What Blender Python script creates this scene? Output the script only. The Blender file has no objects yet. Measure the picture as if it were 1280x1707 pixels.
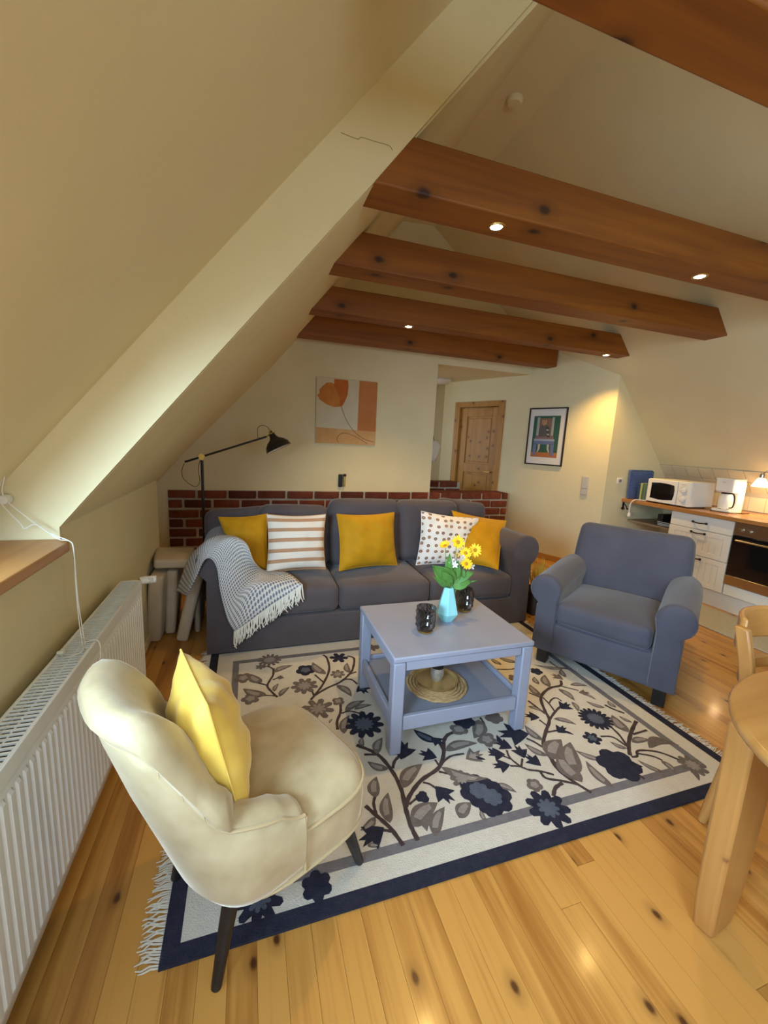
import bpy, bmesh, math, random
from mathutils import Vector, Matrix
random.seed(7)
scene = bpy.context.scene
COL = scene.collection
R = math.radians

# ------------------------------------------------------------------ camera
CAM_H, FPX, CX, CY = 1.4132, 683.88, 640.0, 853.5
YAW, PITCH, ROLL = R(18.461), R(9.764), R(2.838)
_f = Vector((math.sin(YAW)*math.cos(PITCH), math.cos(YAW)*math.cos(PITCH), -math.sin(PITCH)))
_r0 = Vector((math.cos(YAW), -math.sin(YAW), 0)); _u0 = _r0.cross(_f)
_r = math.cos(ROLL)*_r0 + math.sin(ROLL)*_u0
_u = -math.sin(ROLL)*_r0 + math.cos(ROLL)*_u0
CAMP = Vector((0, 0, CAM_H))
cam = bpy.data.cameras.new('camera'); cam.sensor_fit = 'VERTICAL'; cam.sensor_height = 36
cam.lens = FPX*36/1707; cam.clip_start = .02; cam.clip_end = 100
camo = bpy.data.objects.new('camera', cam); COL.objects.link(camo)
camo.matrix_world = Matrix(((_r.x, _u.x, -_f.x, 0), (_r.y, _u.y, -_f.y, 0), (_r.z, _u.z, -_f.z, CAM_H), (0, 0, 0, 1)))
scene.camera = camo

# ------------------------------------------------------------------ world, daylight, exposure
world = bpy.data.worlds.new('sky'); scene.world = world; world.use_nodes = True
bg = world.node_tree.nodes['Background']; bg.inputs[0].default_value = (.78, .88, 1, 1); bg.inputs[1].default_value = 1.6
scene.view_settings.view_transform = 'Standard'; scene.view_settings.look = 'None'
scene.view_settings.gamma = 1; scene.view_settings.use_curve_mapping = False
scene.view_settings.exposure = 0.1
DAY = (.60, .80, 1.0); WARM = (1.0, .72, .38)
def area_light(name, loc, direction, sx, sy, power, color):
    l = bpy.data.lights.new(name, 'AREA'); l.shape = 'RECTANGLE'; l.size = sx; l.size_y = sy
    l.energy = power; l.color = color
    o = bpy.data.objects.new(name, l); COL.objects.link(o); o.location = loc
    o.rotation_euler = Vector(direction).to_track_quat('-Z', 'Y').to_euler()
    return o
# daylight entering through the roof window (left), the gable windows behind the camera and the hall window
area_light('daylight_roof_window', (-.82, .45, 1.37), (.77, 0, -.64), 1.4, .50, 13, DAY)
area_light('daylight_low_sky', (-1.22, -.15, 1.52), (.45, .88, -.10), .8, .8, 135, (.52, .77, 1.0))
area_light('daylight_second_roof_window', (-.17, -1.15, 2.12), (.77, .0, -.64), 1.05, .8, 82, DAY)
area_light('daylight_gable_window', (1.45, -2.66, 1.45), (0, 1, -.08), 2.0, 1.3, 32, DAY)
area_light('daylight_hall_window', (1.28, 6.0, 1.45), (1, 0, -.1), .9, 1.1, 2.2, (1, .93, .8))

# ------------------------------------------------------------------ pixel helpers (a pixel gives a ray, a surface gives the distance)
def ray(p): return (_f*FPX + _r*(p[0]-CX) - _u*(p[1]-CY)).normalized()
def on_z(p, z): v = ray(p); return CAMP + v*((z-CAM_H)/v.z)
def on_y(p, y): v = ray(p); return CAMP + v*(y/v.y)
def on_x(p, x): v = ray(p); return CAMP + v*(x/v.x)
def on_plane(p, p0, n): v = ray(p); n = Vector(n); return CAMP + v*((Vector(p0)-CAMP).dot(n)/v.dot(n))

# ------------------------------------------------------------------ materials
def _nt(name):
    m = bpy.data.materials.new(name); m.use_nodes = True
    nt = m.node_tree; b = nt.nodes['Principled BSDF']; return m, nt, b
def _n(nt, t, **kw):
    n = nt.nodes.new(t)
    for k, v in kw.items():
        if k.startswith('i_'): n.inputs[k[2:].replace('_', ' ')].default_value = v
        else: setattr(n, k, v)
    return n
def _ramp(nt, fac, stops):
    r = nt.nodes.new('ShaderNodeValToRGB'); e = r.color_ramp.elements
    while len(e) < len(stops): e.new(.5)
    for el, (p, c) in zip(e, stops): el.position = p; el.color = (*c, 1) if len(c) == 3 else c
    nt.links.new(fac, r.inputs[0]); return r
def _coord(nt, scale=(1, 1, 1), kind='Object', rnd=False, rot=(0, 0, 0)):
    tc = _n(nt, 'ShaderNodeTexCoord'); mp = _n(nt, 'ShaderNodeMapping')
    mp.inputs['Scale'].default_value = scale; mp.inputs['Rotation'].default_value = rot
    src = tc.outputs[kind]
    if rnd:
        oi = _n(nt, 'ShaderNodeObjectInfo'); mu = _n(nt, 'ShaderNodeMath', operation='MULTIPLY'); mu.inputs[1].default_value = 37.0
        nt.links.new(oi.outputs['Random'], mu.inputs[0])
        ad = _n(nt, 'ShaderNodeVectorMath', operation='ADD'); nt.links.new(src, ad.inputs[0]); nt.links.new(mu.outputs[0], ad.inputs[1]); src = ad.outputs[0]
    nt.links.new(src, mp.inputs['Vector']); return mp.outputs[0]
def pm(name, c1, c2=None, scale=8, rough=.6, metal=0, bump=0, bscale=60, sheen=0, coat=0, spec=.5, stretch=(1, 1, 1), trans=0, ior=1.45, alpha=1, detail=4, sheen_c=None):
    m, nt, b = _nt(name)
    b.inputs['Roughness'].default_value = rough; b.inputs['Metallic'].default_value = metal
    b.inputs['Base Color'].default_value = (*c1, 1); b.inputs['Specular IOR Level'].default_value = spec
    b.inputs['Sheen Weight'].default_value = sheen; b.inputs['Coat Weight'].default_value = coat
    if sheen: b.inputs['Sheen Roughness'].default_value = .35
    if sheen_c: b.inputs['Sheen Tint'].default_value = (*sheen_c, 1)
    b.inputs['Transmission Weight'].default_value = trans; b.inputs['IOR'].default_value = ior; b.inputs['Alpha'].default_value = alpha
    if c2:
        t = _n(nt, 'ShaderNodeTexNoise', i_Scale=scale, i_Detail=detail); nt.links.new(_coord(nt, stretch), t.inputs['Vector'])
        r = _ramp(nt, t.outputs['Fac'], [(.3, c1), (.7, c2)]); nt.links.new(r.outputs[0], b.inputs['Base Color'])
    if bump:
        t2 = _n(nt, 'ShaderNodeTexNoise', i_Scale=bscale, i_Detail=3); nt.links.new(_coord(nt, stretch), t2.inputs['Vector'])
        bp = _n(nt, 'ShaderNodeBump', i_Strength=bump, i_Distance=.01); nt.links.new(t2.outputs['Fac'], bp.inputs['Height'])
        nt.links.new(bp.outputs[0], b.inputs['Normal'])
    return m
def wood(name, dark, light, knot, axis=1, rough=.35, knots=3.0, kr=.03, coat=0, rnd=True, tone=.25, fine=70, gstr=.5):
    """Softwood: stretched grain, growth bands, round knots, tone that differs from piece to piece."""
    m, nt, b = _nt(name); L = nt.links
    st = [fine, fine, fine]; st[axis] = fine*.035
    v = _coord(nt, tuple(st), rnd=rnd)
    n1 = _n(nt, 'ShaderNodeTexNoise', i_Scale=1.0, i_Detail=3, i_Distortion=.6); L.new(v, n1.inputs['Vector'])
    st2 = [10, 10, 10]; st2[axis] = .7
    v2 = _coord(nt, tuple(st2), rnd=rnd)
    n2 = _n(nt, 'ShaderNodeTexNoise', i_Scale=1.0, i_Detail=2, i_Distortion=1.2); L.new(v2, n2.inputs['Vector'])
    mx = _n(nt, 'ShaderNodeMath', operation='MULTIPLY_ADD'); L.new(n1.outputs['Fac'], mx.inputs[0]); mx.inputs[1].default_value = gstr; L.new(n2.outputs['Fac'], mx.inputs[2])
    oi = _n(nt, 'ShaderNodeObjectInfo'); t = _n(nt, 'ShaderNodeMath', operation='MULTIPLY_ADD'); L.new(oi.outputs['Random'], t.inputs[0]); t.inputs[1].default_value = tone if rnd else 0; L.new(mx.outputs[0], t.inputs[2])
    ctr = .5 + gstr*.5 + (tone*.5 if rnd else 0)
    r = _ramp(nt, t.outputs[0], [(max(0, ctr-.34), dark), (min(1, ctr+.30), light)])
    vk = _coord(nt, (1, 1, 1), rnd=rnd); sx = _n(nt, 'ShaderNodeSeparateXYZ'); L.new(vk, sx.inputs[0])
    oth = [i for i in range(3) if i != axis]
    sm_ = _n(nt, 'ShaderNodeMath', operation='ADD'); L.new(sx.outputs[oth[0]], sm_.inputs[0]); L.new(sx.outputs[oth[1]], sm_.inputs[1])
    cb = _n(nt, 'ShaderNodeCombineXYZ'); L.new(sx.outputs[axis], cb.inputs[0]); L.new(sm_.outputs[0], cb.inputs[1])
    mk = _n(nt, 'ShaderNodeMapping'); mk.inputs['Scale'].default_value = (knots*.62, knots, 1); L.new(cb.outputs[0], mk.inputs['Vector'])
    wn_ = _n(nt, 'ShaderNodeTexNoise', i_Scale=40.0); L.new(vk, wn_.inputs['Vector'])
    wa = _n(nt, 'ShaderNodeVectorMath', operation='SCALE'); wa.inputs['Scale'].default_value = kr*.5; L.new(wn_.outputs['Color'], wa.inputs[0])
    ws = _n(nt, 'ShaderNodeVectorMath', operation='ADD'); L.new(mk.outputs[0], ws.inputs[0]); L.new(wa.outputs[0], ws.inputs[1])
    vo = _n(nt, 'ShaderNodeTexVoronoi', i_Scale=1.0, voronoi_dimensions='2D'); L.new(ws.outputs[0], vo.inputs['Vector'])
    rk = _ramp(nt, vo.outputs['Distance'], [(kr*.55, (1, 1, 1)), (kr*1.3, (.28, .28, .28)), (kr*3.2, (0, 0, 0))])
    mixc = _n(nt, 'ShaderNodeMix', data_type='RGBA'); L.new(rk.outputs[0], mixc.inputs[0]); L.new(r.outputs[0], mixc.inputs[6]); mixc.inputs[7].default_value = (*knot, 1)
    L.new(mixc.outputs[2], b.inputs['Base Color']); b.inputs['Roughness'].default_value = rough; b.inputs['Coat Weight'].default_value = coat
    b.inputs['Coat Roughness'].default_value = .12
    bp = _n(nt, 'ShaderNodeBump', i_Strength=.08, i_Distance=.004); L.new(mx.outputs[0], bp.inputs['Height']); L.new(bp.outputs[0], b.inputs['Normal'])
    return m
def emit(name, c, s):
    m, nt, b = _nt(name); b.inputs['Emission Color'].default_value = (*c, 1); b.inputs['Emission Strength'].default_value = s
    b.inputs['Base Color'].default_value = (*c, 1); return m
M = {}
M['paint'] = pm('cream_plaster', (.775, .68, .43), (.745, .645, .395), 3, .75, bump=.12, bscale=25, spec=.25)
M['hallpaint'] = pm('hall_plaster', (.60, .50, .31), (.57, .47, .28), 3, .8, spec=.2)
M['plank'] = wood('pine_floorboard', (.315, .118, .018), (.545, .265, .060), (.07, .02, .006), axis=1, rough=.36, knots=4.2, kr=.042, coat=.12, tone=.42)
M['subfloor'] = pm('floor_gap', (.10, .045, .015), rough=.9)
M['beam'] = wood('stained_pine_beam', (.17, .046, .003), (.29, .092, .006), (.035, .008, .001), axis=0, rough=.55, knots=2.6, kr=.05, tone=.1, fine=40)
M['doorwood'] = wood('pine_door', (.36, .15, .025), (.52, .25, .052), (.13, .04, .01), axis=2, rough=.4, knots=7, kr=.06, tone=.1)
M['trimwood'] = wood('pine_baseboard', (.40, .18, .045), (.52, .26, .07), (.14, .05, .015), axis=1, rough=.4, tone=.1)
M['sill'] = wood('sill_wood', (.40, .175, .05), (.54, .27, .09), (.12, .04, .012), axis=1, rough=.35, tone=0, kr=.015)
M['counter'] = wood('oak_worktop', (.33, .135, .035), (.47, .22, .065), (.2, .08, .02), axis=1, rough=.25, tone=0, kr=.004, fine=55)
M['beech'] = wood('beech', (.37, .16, .040), (.49, .245, .070), (.25, .10, .03), axis=2, rough=.33, tone=.05, kr=.012, fine=45)
M['beechtop'] = wood('beech_top', (.40, .175, .040), (.51, .255, .070), (.25, .10, .03), axis=0, rough=.25, tone=.05, kr=.012, fine=40, coat=.3)
M['mortar'] = pm('mortar', (.52, .45, .36), (.43, .37, .29), 30, .9, bump=.4, bscale=90)
def brick_mat():
    m = pm('red_brick', (.115, .024, .010), (.185, .044, .020), 14, .8, bump=.5, bscale=70); nt = m.node_tree; b = nt.nodes['Principled BSDF']
    src = b.inputs['Base Color'].links[0].from_socket; oi = _n(nt, 'ShaderNodeObjectInfo')
    r = _ramp(nt, oi.outputs['Random'], [(0, (.55, .50, .50)), (.5, (1, 1, 1)), (1, (1.35, 1.30, 1.15))])
    mx = _n(nt, 'ShaderNodeMix', data_type='RGBA', blend_type='MULTIPLY'); mx.inputs[0].default_value = 1; nt.links.new(src, mx.inputs[6]); nt.links.new(r.outputs[0], mx.inputs[7])
    nt.links.new(mx.outputs[2], b.inputs['Base Color']); return m
M['brick'] = brick_mat()
M['white'] = pm('white_enamel', (.80, .81, .80), rough=.35)
M['whitekit'] = pm('cream_white_lacquer', (.78, .745, .66), rough=.3)
M['plastic'] = pm('white_plastic', (.80, .78, .72), rough=.35)
M['cord'] = pm('white_cord', (.82, .80, .74), rough=.7)
M['black'] = pm('black_metal', (.012, .011, .011), rough=.35)
M['blackwood'] = pm('black_wood', (.010, .009, .010), (.018, .016, .016), 30, .4)
M['brass'] = pm('brass', (.62, .42, .13), rough=.3, metal=1)
M['iron'] = pm('cast_iron', (.025, .02, .018), rough=.5, metal=.6)
M['sofa'] = pm('charcoal_cotton', (.084, .068, .071), (.101, .083, .087), 5, .9, bump=.25, bscale=420, sheen=.25, spec=.2)
M['arm'] = pm('slate_blue_cotton', (.080, .080, .108), (.100, .100, .131), 4, .9, bump=.25, bscale=420, sheen=.3, spec=.2)
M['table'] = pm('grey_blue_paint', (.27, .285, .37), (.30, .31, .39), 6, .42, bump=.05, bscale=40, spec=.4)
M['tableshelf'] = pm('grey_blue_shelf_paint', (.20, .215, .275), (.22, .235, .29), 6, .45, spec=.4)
M['velvet'] = pm('champagne_velvet', (.385, .295, .165), (.535, .435, .27), 9, .5, sheen=.55, spec=.3, bump=.15, bscale=14, sheen_c=(1, .95, .82))
M['piping'] = pm('champagne_piping', (.46, .35, .19), rough=.6, sheen=.4)
M['yellow'] = pm('mustard_velvet', (.44, .205, .004), (.52, .255, .008), 9, .7, sheen=.35, sheen_c=(1, .8, .4), bump=.15, bscale=14, spec=.2)
M['yellowsilk'] = pm('golden_taffeta', (.72, .47, .075), (.78, .53, .11), 10, .42, sheen=.5, sheen_c=(1, .9, .6), bump=.35, bscale=12, spec=.4)
M['cream'] = pm('cream_cover', (.55, .45, .33), (.60, .50, .38), 9, .85, bump=.15, bscale=20)
M['fringe'] = pm('cream_fringe', (.68, .64, .56), rough=.9)
M['rugcream'] = pm('rug_cream', (.58, .53, .45), (.62, .575, .50), 30, .95, bump=.5, bscale=260, spec=.1)
M['rugnavy'] = pm('rug_navy', (.022, .023, .040), (.034, .034, .054), 40, .95, bump=.5, bscale=260, spec=.1)
M['ruggrey'] = pm('rug_grey', (.155, .145, .155), (.19, .175, .185), 40, .95, bump=.5, bscale=260, spec=.1)
M['rugtaupe'] = pm('rug_taupe', (.135, .11, .10), (.175, .145, .13), 40, .95, bump=.5, bscale=260, spec=.1)
M['ruglight'] = pm('rug_light_taupe', (.27, .235, .215), (.32, .28, .255), 40, .95, bump=.5, bscale=260, spec=.1)
M['rugstem'] = pm('rug_brown', (.060, .042, .042), (.082, .058, .056), 40, .95, bump=.5, bscale=260, spec=.1)
M['rugblue'] = pm('rug_slate', (.085, .098, .135), (.11, .125, .165), 40, .95, bump=.5, bscale=260, spec=.1)
M['mint'] = pm('turquoise_glaze', (.30, .66, .69), rough=.28, spec=.5)
M['smoke'] = pm('smoked_glass', (.30, .30, .31), rough=.03, trans=1, ior=1.45, spec=.6)
M['pewter'] = pm('silvered_glass', (.74, .72, .66), (.50, .48, .43), 40, .35, metal=.7, bump=.2, bscale=60)
M['goldtray'] = pm('gold_tray', (.52, .335, .12), (.58, .39, .16), 20, .35, metal=.55)
M['leaf'] = pm('leaf_green', (.075, .20, .035), (.11, .27, .055), 40, .5, spec=.4)
M['petal'] = pm('sun_petal', (.90, .62, .012), (.88, .50, .008), 60, .6)
M['pollen'] = pm('pollen', (.55, .28, .01), (.40, .16, .01), 90, .8)
M['blossom'] = pm('white_blossom', (.80, .80, .80), rough=.6)
M['stem'] = pm('stem_green', (.16, .28, .06), rough=.6)
M['steel'] = pm('brushed_steel', (.55, .50, .42), rough=.3, metal=1)
M['ovenglass'] = pm('oven_black_glass', (.006, .006, .007), rough=.06, spec=.6)
M['tile'] = pm('glazed_tile', (.74, .645, .44), (.70, .60, .40), 4, .25, spec=.5)
M['grout'] = pm('grout', (.47, .40, .30), rough=.9)
M['bluefelt'] = pm('blue_fleck', (.045, .085, .23), (.14, .19, .36), 120, .8)
M['green'] = pm('green_card', (.10, .17, .13), rough=.6)
M['lime'] = pm('lime_card', (.42, .45, .15), rough=.6)
M['navycard'] = pm('navy_card', (.03, .06, .13), rough=.5)
M['mat'] = pm('greige_mat', (.40, .35, .265), (.50, .445, .345), 90, .95, bump=.5, bscale=160)
M['switch'] = pm('silver_plastic', (.55, .51, .45), rough=.4)
M['paper'] = pm('white_paper', (.72, .69, .64), rough=.7)
def pane_mat():
    m, nt, b = _nt('window_glass'); nt.nodes.remove(b); out = nt.nodes['Material Output']
    tr = _n(nt, 'ShaderNodeBsdfTransparent'); gl = _n(nt, 'ShaderNodeBsdfGlossy', i_Roughness=.02); mx = _n(nt, 'ShaderNodeMixShader', i_Fac=.06)
    nt.links.new(tr.outputs[0], mx.inputs[1]); nt.links.new(gl.outputs[0], mx.inputs[2]); nt.links.new(mx.outputs[0], out.inputs[0]); return m
M['glassclear'] = pane_mat()
M['shade_in'] = pm('lamp_white_inside', (.75, .70, .60), rough=.4)
M['opal'] = emit('lit_opal_glass', (1.0, .72, .40), 4)
M['bulb'] = emit('lit_halogen', (1.0, .86, .62), 45)
M['raffia'] = pm('golden_raffia', (.50, .36, .05), (.62, .47, .09), 30, .6)
M['darkcloth'] = pm('dark_grey_box', (.05, .048, .045), rough=.8)

# ------------------------------------------------------------------ mesh building
class MB:
    def __init__(s): s.v = []; s.f = []; s.uv = None
    def add(s, verts, faces):
        o = len(s.v); s.v += [tuple(p) for p in verts]; s.f += [tuple(i+o for i in f) for f in faces]; return s
    def box(s, a, b):
        x0, y0, z0 = a; x1, y1, z1 = b
        return s.add([(x0,y0,z0),(x1,y0,z0),(x1,y1,z0),(x0,y1,z0),(x0,y0,z1),(x1,y0,z1),(x1,y1,z1),(x0,y1,z1)],
                     [(0,3,2,1),(4,5,6,7),(0,1,5,4),(1,2,6,5),(2,3,7,6),(3,0,4,7)])
    def prism(s, poly, vec):
        """poly: 3-D points in order; extruded along vec"""
        n = len(poly); vec = Vector(vec); a = [Vector(p) for p in poly]
        return s.add(a+[p+vec for p in a], [tuple(range(n))[::-1], tuple(range(n, 2*n))]+[(i, (i+1) % n, n+(i+1) % n, n+i) for i in range(n)])
    def loft(s, rings, closed=True, caps=True, loop=False):
        k = len(rings[0]); vs = [p for r in rings for p in r]; fs = []
        m = len(rings); rr = range(m if loop else m-1)
        for i in rr:
            for j in range(k if closed else k-1):
                a, b2 = i*k+j, i*k+(j+1) % k; c, d = ((i+1) % m)*k+(j+1) % k, ((i+1) % m)*k+j
                fs.append((a, b2, c, d))
        if caps and not loop: fs += [tuple(range(k))[::-1], tuple(range((m-1)*k, m*k))]
        return s.add(vs, fs)
    def tube(s, path, r, n=8, caps=True, loop=False):
        path = [Vector(p) for p in path]; m = len(path); rings = []
        up = None
        for i, p in enumerate(path):
            a = path[(i-1) % m] if (loop or i) else path[0]; b2 = path[(i+1) % m] if (loop or i < m-1) else path[-1]
            t = (b2-a)
            t = t.normalized() if t.length > 1e-9 else Vector((0, 0, 1))
            if up is None:
                up = t.orthogonal().normalized()
            up = (up - t*up.dot(t))
            up = up.normalized() if up.length > 1e-6 else t.orthogonal().normalized()
            w = t.cross(up); rad = r[i] if isinstance(r, (list, tuple)) else r
            rings.append([p+up*(rad*math.cos(2*math.pi*j/n))+w*(rad*math.sin(2*math.pi*j/n)) for j in range(n)])
        return s.loft(rings, True, caps, loop)
    def lathe(s, prof, c=(0, 0, 0), n=24, caps=True):
        c = Vector(c)
        return s.loft([[c+Vector((r*math.cos(2*math.pi*j/n), r*math.sin(2*math.pi*j/n), z)) for j in range(n)] for r, z in prof], True, caps)
    def xf(s, mat):
        s.v = [tuple(mat @ Vector(p)) for p in s.v]; return s
    def grid(s, fn, nu, nv, thick=None):
        vs = [fn(i/nu, j/nv) for i in range(nu+1) for j in range(nv+1)]
        fs = [(i*(nv+1)+j, (i+1)*(nv+1)+j, (i+1)*(nv+1)+j+1, i*(nv+1)+j+1) for i in range(nu) for j in range(nv)]
        return s.add(vs, fs)
def coords_for(L, r, n):
    a = [-L, -L+r*.12, -L+r*.35, -L+r*.65, -L+r]
    k = [(-L+r)+(2*L-2*r)*i/n for i in range(1, n)]
    return a+k+[-q for q in a[::-1]]
def softbox(w, d, h, r=.05, n=6, bt=0, bs=0, bb=0, seed=0, wob=0):
    """rounded, slightly stuffed cushion centred on the origin; bt/bb bulge of top/bottom, bs of the sides"""
    H = [w/2, d/2, h/2]; r = min(r, min(H)*.98); mb = MB(); rnd = random.Random(seed)
    ph = [rnd.uniform(0, 6) for _ in range(6)]
    def warp(q):
        q = list(q); inner = [max(-H[i]+r, min(H[i]-r, q[i])) for i in range(3)]
        dv = Vector([q[i]-inner[i] for i in range(3)])
        p = Vector(inner)+(dv.normalized()*r if dv.length > 1e-9 else dv)
        ux, uy, uz = [max(-1, min(1, p[i]/H[i])) for i in range(3)]
        fx, fy, fz = 1-ux*ux, 1-uy*uy, 1-uz*uz
        if p.z > 0: p.z += bt*fx*fy*(p.z/H[2])
        else: p.z += bb*fx*fy*(p.z/H[2])
        p.x += bs*fy*fz*ux; p.y += bs*fx*fz*uy
        if wob: p += Vector((math.sin(7*p.y+5*p.z+ph[0]), math.sin(6*p.x+7*p.z+ph[1]), math.sin(8*p.x+ph[2])*math.sin(7*p.y+ph[3])))*wob
        return p
    ax = [coords_for(H[i], r, n) for i in range(3)]
    for a in range(3):
        u, v = (a+1) % 3, (a+2) % 3
        for sg in (-1, 1):
            vs = []; 
            for cu in ax[u]:
                for cv in ax[v]:
                    q = [0, 0, 0]; q[a] = sg*H[a]; q[u] = cu; q[v] = cv; vs.append(warp(q))
            nu, nv = len(ax[u]), len(ax[v])
            fs = [(i*nv+j, (i+1)*nv+j, (i+1)*nv+j+1, i*nv+j+1) for i in range(nu-1) for j in range(nv-1)]
            if sg < 0: fs = [f[::-1] for f in fs]
            mb.add(vs, fs)
    return mb
def spline(pts, n):
    """Catmull-Rom through pts, n samples per span"""
    P_ = [Vector(p) for p in pts]; out = []
    g = lambda k: P_[min(max(k, 0), len(P_)-1)]
    for i in range(len(P_)-1):
        a, b2, c, d = g(i-1), g(i), g(i+1), g(i+2)
        for k in range(n):
            w = k/n; out.append(.5*((2*b2)+(c-a)*w+(2*a-5*b2+4*c-d)*w*w+(3*b2-a-3*c+d)*w**3))
    out.append(P_[-1]); return out

def empty(name, loc, rz=0):
    o = bpy.data.objects.new(name, None); o.empty_display_size = .05; COL.objects.link(o)
    o.location = loc; o.rotation_euler = (0, 0, rz); return o
def obj(name, mb, mat, parent=None, smooth=True, bevel=0, ang=40, world_=False, kind=None, merge=0, subsurf=0, solid=0, segs=2):
    """link a mesh object; with world_=True mb is in world space and is moved into the parent's frame"""
    vs = mb.v
    if world_ and parent is not None:
        wm = Matrix.Identity(4); q_ = parent
        while q_ is not None:
            wm = Matrix.Translation(q_.location) @ Matrix.Rotation(q_.rotation_euler[2], 4, 'Z') @ wm; q_ = q_.parent
        inv = wm.inverted()
        vs = [tuple(inv @ Vector(p)) for p in vs]
    me = bpy.data.meshes.new(name); me.from_pydata(vs, [], mb.f)
    bm = bmesh.new(); bm.from_mesh(me)
    if merge: bmesh.ops.remove_doubles(bm, verts=bm.verts, dist=merge)
    bmesh.ops.recalc_face_normals(bm, faces=bm.faces); bm.to_mesh(me); bm.free()
    if mb.uv and not merge:
        ul = me.uv_layers.new(name='uv')
        for lp in me.loops: ul.data[lp.index].uv = mb.uv[lp.vertex_index]
    me.materials.append(M[mat] if isinstance(mat, str) else mat)
    if smooth:
        me.shade_smooth(); me.set_sharp_from_angle(angle=R(ang))
    o = bpy.data.objects.new(name, me); COL.objects.link(o)
    if parent is not None: o.parent = parent
    if bevel:
        m = o.modifiers.new('bevel', 'BEVEL'); m.width = bevel; m.segments = segs; m.limit_method = 'ANGLE'; m.angle_limit = R(40)
    if solid:
        m = o.modifiers.new('solid', 'SOLIDIFY'); m.thickness = solid; m.offset = 0
    if subsurf:
        m = o.modifiers.new('sub', 'SUBSURF'); m.levels = subsurf; m.render_levels = subsurf
    if kind: o['kind'] = kind
    return o
def tag(o, label, cat, group=None):
    o['label'] = label; o['category'] = cat
    if group: o['group'] = group
    return o
def struct(o, label=None):
    o['kind'] = 'structure'
    if label: o['label'] = label
    return o
def box_part(name, a, b, mat, parent, bevel=.003, world_=False):
    return obj(name, MB().box(a, b), mat, parent, smooth=bevel > 0, bevel=bevel, world_=world_)
def share(name, src, parent, loc, rz=0, mat=None):
    o = bpy.data.objects.new(name, src.data); COL.objects.link(o); o.parent = parent; o.location = loc; o.rotation_euler = (0, 0, rz)
    for m in src.modifiers:
        k = o.modifiers.new(m.name, m.type)
        if m.type == 'BEVEL': k.width = m.width; k.segments = m.segments; k.limit_method = m.limit_method; k.angle_limit = m.angle_limit
    return o
# ================================================================== the room
YB = 4.70            # back wall
YC = 1.733           # side cheek of the roof-window recess
XL = -.65            # knee wall
DA = R(22); DD = Vector((-math.sin(DA), math.cos(DA), 0)); DN = Vector((math.cos(DA), math.sin(DA), 0)); DP = Vector((3.70, 4.16, 0))
def dg(s, z, off=0): return DP+DD*s+Vector((0, 0, z))-DN*off      # point on the angled hall wall, off = towards the room

# floor: a sub-floor with every board on it
fl = struct(obj('floor', MB().box((-1.2, -2.75, -.08), (5.1, 7.2, -.012)), 'subfloor', smooth=False), 'honey pine floorboards with dark knots')
PW = .0755
rows = int((4.98+1.12)/PW)+1
lens = {}
for i in range(rows):
    x = -1.12+i*PW+PW/2
    y = -2.7-random.uniform(0, 2.0)
    while y < 7.1:
        L = random.choice((2.6, 3.2, 3.8, 4.4)); y0, y1 = max(y, -2.7), min(y+L, 7.15); y += L
        if y1-y0 < .15: continue
        if x > 4.2 and y1 < 0: continue
        o = obj('floorboard', MB().box((-PW/2+.0004, -(y1-y0)/2+.0006, -.03), (PW/2-.0004, (y1-y0)/2-.0006, 0)), 'plank', fl, smooth=False)
        o.location = (x, (y0+y1)/2, 0)

# knee wall under the roof window, its continuation and the recess behind it
w = MB()
w.box((XL-.10, -2.7, 0), (XL, YC, .985)); w.box((XL-.10, YC-.001, 0), (XL, YC+.02, .984)); w.box((XL-.10, YC+.02, 0), (XL, 3.40, 1.06))
w.box((-1.15, 3.30, 0), (XL-.02, 3.40, 1.0)); w.box((-1.17, 3.40, 0), (-1.05, YB+.1, .9))
struct(obj('wall_left', w, 'paint', smooth=False), 'cream plastered knee wall')
# roof: slopes, small flat top, raised bay around the roof window, cheek
A = [(-1.05, .566), (XL, 1.05), (.475, 2.41), (1.62, 3.80), (1.99, 3.82), (3.58, 2.63), (4.88, 1.076)]
B = [(-1.05, .744), (XL, 1.183), (.496, 2.443), (1.62, 3.80), (1.99, 3.82), (3.58, 2.63), (4.88, 1.076)]
def offs(pts): # outward offset of the roof polyline
    out = []
    for i, (x, z) in enumerate(pts):
        if x < 1.7: out.append((x-.10, z+.085))
        else: out.append((x+.10, z+.085))
    return out
ce = MB()
def band(p0, y0, p1, y1):
    n = len(p0); o0, o1 = offs(p0), offs(p1)
    for i in range(n-1):
        ring = []
        vs = [(p0[i][0], y0, p0[i][1]), (p0[i+1][0], y0, p0[i+1][1]), (p1[i+1][0], y1, p1[i+1][1]), (p1[i][0], y1, p1[i][1]),
              (o0[i][0], y0, o0[i][1]), (o0[i+1][0], y0, o0[i+1][1]), (o1[i+1][0], y1, o1[i+1][1]), (o1[i][0], y1, o1[i][1])]
        ce.add(vs, [(0, 1, 2, 3), (4, 7, 6, 5), (0, 4, 5, 1), (1, 5, 6, 2), (2, 6, 7, 3), (3, 7, 4, 0)])
t_ = (5.0-3.4)/(YB-3.4)
B2 = [(a[0]+(b[0]-a[0])*t_, a[1]+(b[1]-a[1])*t_) for a, b in zip(A, B)]
band(A[1:], YC+.03, A[1:], 3.4); band(A, 3.4, B2, 5.0)
zr = lambda x: 1.199+1.209*(x+.809)
S0, S1, WY0, WY1 = -.955, -.50, -.30, 1.12     # roof window opening (x range on the slope, y range)
N0 = [(1.342, 3.80), (1.62, 3.80), (1.99, 3.82), (3.58, 2.63), (4.88, 1.076)]
band(N0, -2.7, N0, YC+.03)
def slab(x0, x1, y0, y1): band([(x0, zr(x0)), (x1, zr(x1))], y0, [(x0, zr(x0)), (x1, zr(x1))], y1)
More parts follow.
